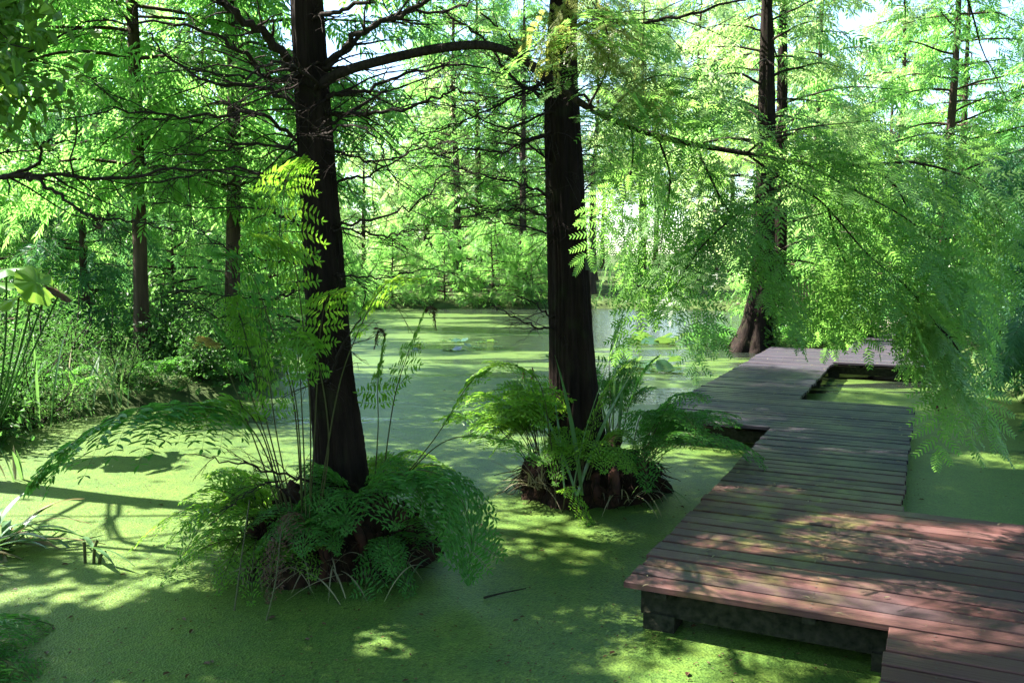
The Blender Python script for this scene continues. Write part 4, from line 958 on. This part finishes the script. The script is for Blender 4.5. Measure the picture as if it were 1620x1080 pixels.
clump((*(mc1 + [-0.42, -0.3]), .14), 'tangle of bleached dry fronds on the sunlit islet edge', 40, .34, .012, 76, -10, 50, .8, 1.0, name='dry_tuft', az=(2.4, 5.2))
clump((*(mc1 + [-0.05, -0.46]), .12), 'tuft of brown dead stalks at the front of the nearer islet', 26, .3, .010, 78, -20, 60, .7, 1.0, name='dry_tuft', az=(3.2, 6.2), spread=.13)
clump((*(mc1 + [0.38, -0.3]), .12), 'fringe of dark dead stalks under the broad drooping fern', 22, .3, .010, 79, -20, 60, .7, .6, name='dry_tuft', az=(3.6, 6.6), spread=.12)
clump((*(mc2 + [0.3, -0.34]), .10), 'fringe of dead stalks on the deckward edge of second islet', 26, .34, .010, 80, -10, 70, .7, .7, name='dry_tuft', az=(3.4, 6.4), spread=.14)
clump((*(mc2 + [-0.42, -0.3]), .12), 'tangle of dry reddish stalks at the second islet edge', 30, .34, .012, 77, 20, 85, .5, 1.0, name='dry_tuft', az=(2.4, 5.2))
z2 = 0.27
fern((*(mc2 + [-0.42, -0.05]), z2), 'arching fern with sunlit fronds beside the second islet trunk', 17, 1.3, rad(95), rad(280), rad(52), rad(82), 8, 'fern', .2, .055, 11, .35, 8, sag=.7)
fern((*(mc2 + [-0.1, -0.38]), z2 - .05), 'ladder leaved fern leaning in front of second trunk', 8, 1.0, rad(200), rad(340), rad(55), rad(82), 9, 'fern', .15, .036, 15, .3, 8, hero=[
    ([(900, 800, 6.3), (930, 700, 6.2), (955, 620, 6.15), (1000, 560, 6.1)], dict(L=.17, npair=14, t0=.3, plen=.03)),
    ([(880, 800, 6.3), (870, 690, 6.2), (850, 600, 6.1), (790, 575, 6.0), (740, 600, 6.0)], dict(L=.2, npair=13, t0=.4, plen=.05)),
    ([(890, 810, 6.3), (900, 770, 6.1), (930, 820, 6.0), (965, 860, 5.9)], dict(L=.1, npair=12, t0=.25, plen=.03))])
fern((*(mc2 + [0.4, -0.1]), z2), 'bushy dark fern leaning from second islet towards the deck', 20, 1.2, rad(-100), rad(75), rad(38), rad(83), 10, 'ferndark', .18, .045, 13, .28, 8, sag=.68)
fern((*(mc2 + [0.2, 0.3]), z2), 'tall thin fern standing behind second trunk before the open water', 10, 1.3, rad(-20), rad(160), rad(62), rad(84), 11, 'ferndark', .16, .042, 12, .4, 7, sag=.45, hero=[
    ([(960, 760, 6.9), (965, 640, 6.9), (965, 560, 6.9), (985, 500, 6.9)], dict(L=.16, npair=7, t0=.5, plen=.05))])
fern((*(mc2 + [-0.25, 0.3]), z2), 'pale lit fern behind the second trunk foot', 12, 1.2, rad(60), rad(230), rad(55), rad(80), 12, 'fern', .18, .05, 11, .3, 7)
fern((-2.72, 3.95, -0.02), 'dark fern at the pond edge nearest the viewer below cut reeds', 6, .7, rad(-60), rad(40), rad(20), rad(50), 13, 'ferndark', .15, .04, 12, .25, 9)
BF = np.random.default_rng(14)
for k, (x, y, nm) in enumerate([(-5.9, 9.3, 'fern low on the shaded bank beneath the big lobed leaves'), (-5.4, 10.4, 'feathery fern on the bank above tilted iris blades'), (-4.6, 11.3, 'tall fern in the middle of the shaded bank'),
                                (-3.9, 11.9, 'dark fern at the tip of the shaded bank beside thick trunk'), (-6.3, 11.3, 'upright fern deep in the shaded bank undergrowth'), (-3.8, 13.2, 'fern behind the tip of the bank near dark trunk')]):
    fern((x, y, gz(x, y)), nm, 12, .9, 0, 6.28, rad(35), rad(75), 20 + k, 'ferndark', .16, .045, 10, .25, 7, group='ferns on the shaded bank')
for k, (x, y, nm) in enumerate([(5.5, 18.2, 'dark fern clump at foot of ivy covered buttress'), (6.5, 17.9, 'round fern clump between tree and boardwalk corner'), (7.2, 18.0, 'fern clump touching the last boardwalk stretch'), (4.25, 18.4, 'yellow-green fern on the pond side of buttressed tree')]):
    fern((x, y, 0.12), nm, 16, .95, 0, 6.28, rad(20), rad(75), 40 + k, 'ferndark', .2, .06, 9, .2, 6, group='ferns round the buttressed tree')

for k, (x, y, L, nm) in enumerate([(-5.35, 9.1, 1.35, 'tall iris with sword blades leaning over the shaded bank edge'), (-5.7, 8.8, 1.0, 'iris clump at bank edge below the big lobed leaves'), (-4.9, 10.2, 1.0, 'thin iris with drooping blades in mid bank'), (-6.2, 9.9, 1.5, 'tallest reed clump rising behind bank ferns')]):
    clump((x, y, 0.08), nm, 13, L, .032, 60 + k, 62, 88, .22, .05, group='irises on the shaded bank', spread=.2)
b0 = onz(20, 760, 0.0)
clump((b0[0], b0[1], 0), 'short iris with orange edged upright blades by frame edge', 6, .42, .03, 66, 70, 88, .1, .2)
b0 = onz(15, 870, 0.0)
clump((b0[0] - .1, b0[1], 0.02), 'collapsed iris with pale bent blades lying on duckweed', 34, .62, .045, 67, 10, 60, .75, .45, az=(-1.2, 2.2))
clump((b0[0] - .25, b0[1] - .35, 0.02), 'cut iris stump with broad flattened dark leaves', 12, .6, .07, 68, 5, 30, .35, .1, az=(-1.0, 1.0))
b0 = onz(135, 890, 0.0)
st_ = empty('cut_stalk', (b0[0], b0[1], 0), 'chopped reed stalks with two fallen blades poking from duckweed', 'plant'); r = np.random.default_rng(69)
for dx_, h in ((0, .13), (.05, .14), (.08, .07)):
    g = Geo(); tube(g, smooth([(b0[0] + dx_, b0[1], -.05), (b0[0] + dx_ * 1.2, b0[1], h * .6), (b0[0] + dx_ * 1.6, b0[1], h)], 6), .010, 7); g.build('stalk', M['stem'], st_)
for az, L in ((-.5, .35), (-.75, .3), (2.2, .4)):
    g = Geo(); blade(g, (b0[0] + .05, b0[1], .10), az, rad(8), L, .03, r, .3); g.build('blade', M['iris'], st_)
b0 = onz(900, 815, .1)
clump((at(905, 790, 6.2)[0], 6.2, .15), 'sword leaved iris standing before second trunk', 5, 1.15, .04, 70, 68, 88, .12, .0)
clump((at(975, 700, 6.9)[0], 7.05, .2), 'stiff pale blade plant beside second trunk', 3, .95, .045, 71, 74, 88, .1, .0)
clump((at(830, 600, 9.6)[0], 9.6, 0), 'thin reeds standing in open water behind second trunk', 6, .8, .018, 72, 80, 89, .05, .0, name='reed_plant')

# small marginal leaves along the bank, big lobed leaves at the frame edge
def bigleaf(g, c, X, Z, R, r):
    n = 45; a = np.linspace(0.25, 2 * math.pi - 0.25, n); rr = R * (1 + 0.08 * np.cos(a * 7) + 0.03 * np.cos(a * 29)) * (0.8 + 0.2 * np.abs(np.cos(a / 2)))
    X = nrm(X); Y = nrm(np.cross(Z, X)); Z = np.cross(X, Y); V = [c]
    for q in (0.5, 1.0):
        V += [c + X * (rr[i] * q * math.cos(a[i])) + Y * (rr[i] * q * math.sin(a[i])) + Z * (R * (0.05 * math.cos(a[i] * 7) * q - 0.22 * q * q)) for i in range(n)]
    F3 = [(0, 1 + i, 2 + i) for i in range(n - 1)]; F4 = [(1 + i, 1 + n + i, 2 + n + i, 2 + i) for i in range(n - 1)]
    g.add(V, F3, 0, True); V2 = np.array(V); g.f.append((np.array(F4) + g.n - len(V), 0, True))
r = np.random.default_rng(73)
bl_ = empty('large_leaf_plant', (*at(-10, 640, 8.3)[:2], 0.2), 'plant with big lobed pale leaves raised on stalks above bank', 'plant')
for (px, py, Y, R, tz) in [(10, 425, 8.2, .30, (0.1, -.3, 1)), (58, 447, 8.0, .22, (.1, -.9, .8)), (30, 470, 8.1, .26, (0, -.6, 1)), (-30, 450, 8.3, .32, (0, -.3, 1)), (75, 455, 8.5, .25, (.4, -.2, 1)), (95, 462, 8.4, .14, (.5, -.7, .6))]:
    c = at(px, py, Y); g = Geo(); bigleaf(g, c, r.normal(0, 1, 3) * [1, 1, .1], np.array(tz, float), R, r); g.build('leaf', M['leaf'] if px != 95 else M['brown'], bl_)
    g = Geo(); q = np.array(bl_.location); tube(g, smooth([q, (q + c) / 2 + [.05, 0, .1], c], 10), .01, 6); g.build('stalk', M['shrub'], bl_)

# ------------------------------------------------------------------ lily pads, sticks, knees, plate, screen, path
def pad(g, c, R, az, tilt, r, lift=0.0):
    n = 22; a = np.linspace(0.18, 2 * math.pi - 0.18, n) + az; V = [(c[0], c[1], c[2] + .004)]
    V += [(c[0] + R * math.cos(t), c[1] + R * math.sin(t), c[2] + .006 + lift * max(0, math.cos(t - az - 2)) * R + .01 * math.sin(5 * t)) for t in a]
    g.add(V, [(0, i, i + 1) for i in range(1, n)], 0, True)
r = np.random.default_rng(74)
def pads(px0, px1, py0, py1, n, R, label, group, lift):
    for k in range(n):
        c = onz(r.uniform(px0, px1), r.uniform(py0, py1)); g = Geo(); c0 = np.array([c[0], c[1], .004 + .0015 * k % .02])
        pad(g, c0, R * r.uniform(.6, 1.2), r.uniform(0, 6.28), 0, r, lift if r.random() < .5 else 0.05); tag(g.build('lily_pad', M['lily'], None, tuple(c0)), label, 'lily pad', group)
pads(985, 1070, 574, 590, 16, .19, 'curled lily pad in the patch between second trunk and boardwalk', 'lily pads beside the boardwalk', 0.9)
pads(1000, 1120, 530, 546, 16, .22, 'lily pad far out on the sunlit open water before buttressed tree', 'lily pads on the open water', 0.6)
pads(650, 790, 536, 556, 22, .12, 'lily pad in the scattered patch between both trunks', 'lily pads between the trunks', 0.6)
pads(1000, 1200, 548, 570, 8, .08, 'tiny lily pad drifting near the boardwalk corner', 'small drifting pads', 0.2)

for k, (p0, p1, lb) in enumerate([((765, 945), (832, 930), 'thin fallen stick floating on shaded duckweed')]):
    a_, b_ = onz(*p0, .012), onz(*p1, .02); g = Geo(); q = smooth([a_, (a_ * .6 + b_ * .4) + r.normal(0, .01, 3), b_], 10); q[:, 2] = np.maximum(q[:, 2], .006); tube(g, q, np.linspace(.007, .003, 10), 5); tag(g.build('stick', M['twig'], None, tuple(a_)), lb, 'stick')
for k, (p0, p1, lb) in enumerate([((368, 968), (395, 790), 'bare dead stem standing in sunlit duckweed by islet'), ((416, 985), (445, 840), 'dead stem leaning from islet into shaded duckweed')]):
    a_ = onz(*p0); b_ = at(p1[0], p1[1], a_[1] + .3); g = Geo(); q = smooth(np.array([a_ + [0, 0, -.05], (a_ + b_) / 2 + r.normal(0, .02, 3), b_]), 12); tube(g, q, np.linspace(.005, .004, 12), 5); tag(g.build('dead_stem', M['stem'], None, tuple(a_)), lb, 'dead stem')

for k, (px, py, h) in enumerate([(1482, 650, .22), (1494, 645, .24), (828, 598, .16), (842, 600, .2)]):
    c = onz(px, py); g = Geo(); q = smooth([c + [0, 0, -.1], c + [.01, 0, h * .5], c + [0, .01, h]], 8); tube(g, q, np.array([.022, .018, .024, .017, .021, .014, .009, .002]), 9, 0, 1 + .12 * r.normal(0, 1, (8, 9)))
    tag(g.build('cypress_knee', M['rootred'], None, tuple(c)), 'reddish cypress knee poking from duckweed beside the deck' if k < 2 else 'reddish cypress knee poking from water between the two trunks', 'cypress knee', 'knees beside the deck' if k < 2 else 'knees between the two trunks')

p_, rr_ = on_trunk(P2, R2, 418); c = p_ + np.array([rr_ * .86, -rr_ * .62, 0])
g = Geo(); box(g, (c[0] - .03, c[1] - .004, c[2] - .045), (c[0] + .035, c[1] + .004, c[2] + .045))
pl_ = g.build('tree_label', M['plate'], None, tuple(c)); tag(pl_, 'small pale plate fixed to the straight dark trunk', 'sign')
g = Geo(); tube(g, np.array([c + [0, -.003, .036], c + [0, -.009, .036]]), .004, 8); g.build('nail', M['twig'], pl_)

sx0, sx1, sy = at(1248, 470, 22.5)[0], at(1400, 470, 22.5)[0], 22.5
scr = empty('wooden_screen', ((sx0 + sx1) / 2, sy, .3), 'weathered wooden screen with dark top rail behind buttressed tree', 'screen')
g = Geo(); n = 34
for k in range(n):
    if 9 < k < 13: continue
    x = sx0 + (sx1 - sx0) * k / n; h = 1.05 + r.uniform(-.03, .03)
    box(g, (x, sy - .012, .2), (x + .052, sy + .012, .2 + h))
g.build('slat_panel', M['greywood'], scr)
for x in np.linspace(sx0 - .05, sx1 + .05, 4):
    g = Geo(); box(g, (x - .06, sy + .014, 0), (x + .06, sy + .13, 1.35)); g.build('post', M['greywood'], scr)
g = Geo(); box(g, (sx0 - .2, sy - .1, 1.352), (sx1 + .2, sy + .2, 1.42)); g.build('top_rail', M['bark'], scr)

pth = Geo(); e0 = bl(21.0, -1.3); ctr = [bl(20.9, -.67), bl(24, -.3), bl(28, 1.0), bl(33, 3.5)]
C_ = smooth(np.array([[*c_, 0] for c_ in ctr]), 24); T_ = nrm(np.gradient(C_, axis=0)); S_ = np.cross(T_, [0, 0, 1.0])
V = []
for q, s_ in zip(C_, S_):
    for e in (-.9, 0, .9):
        w_ = q + s_ * e; V.append((w_[0], w_[1], max(gz(w_[0], w_[1]) + .05, .2)))
i = np.arange(23)[:, None] * 3; j = np.arange(2)[None]
pth.add(V, np.stack([i + j, i + j + 1, i + j + 4, i + j + 3], -1).reshape(-1, 4), 0, True); tag(pth.build('path', M['path']), kind='structure')

# ---- stuff: ground cover on the banks, litter on water and deck
r = np.random.default_rng(75); n = 60000
x = r.uniform(-16, 16, n); y = r.uniform(3, 34, n); d = sdist(x, y); ok = (d > .03) & (d < 5.5) & (r.random(n) < np.where(d < 1, 1, .6)); x, y = x[ok], y[ok]; z = ground_h(x, y); m = len(x)
g = Geo(); place(g, LEAF, np.stack([x, y, z + r.random(m) * .18], 1), r.normal(0, 1, (m, 3)) + [0, 0, .4], np.array([0, 0, 1.0]) + r.normal(0, .5, (m, 3)), r.uniform(.05, .16, m))
tag(g.build('ground_cover', M['shrub']), 'low leafy ground cover over the pond banks', 'ground cover', kind='stuff')
g = Geo(); n = 2600; px = r.uniform(0, 1620, n); py = r.uniform(560, 1080, n); P = np.array([onz(a_, b_, .008) for a_, b_ in zip(px, py)])
place(g, LEAF, P, r.normal(0, 1, (n, 3)) * [1, 1, .06], np.tile([0, 0, 1.0], (n, 1)) + r.normal(0, .1, (n, 3)), r.uniform(.006, .022, n) * np.where(r.random(n) < .06, 2.2, 1))
tag(g.build('leaf_litter', M['brown']), 'specks of dead leaf floating on the duckweed', 'leaf litter', kind='stuff')
g = Geo()
for a0, a1, p0, p1 in SEG[1:6]:
    n = int(16 * (a1 - a0) * (p1 - p0)); q = np.array([bl(a_, b_) for a_, b_ in zip(r.uniform(a0, a1, n), r.uniform(p0, p1, n))])
    place(g, NARROW, np.column_stack([q, np.full(n, DZ + .006)]), r.normal(0, 1, (n, 3)) * [1, 1, .08], np.tile([0, 0, 1.0], (n, 1)) + r.normal(0, .15, (n, 3)), r.uniform(.012, .05, n))
tag(g.build('fallen_leaves', M['straw']), 'scattered dry leaves and needles on the boards', 'fallen leaves', kind='stuff')
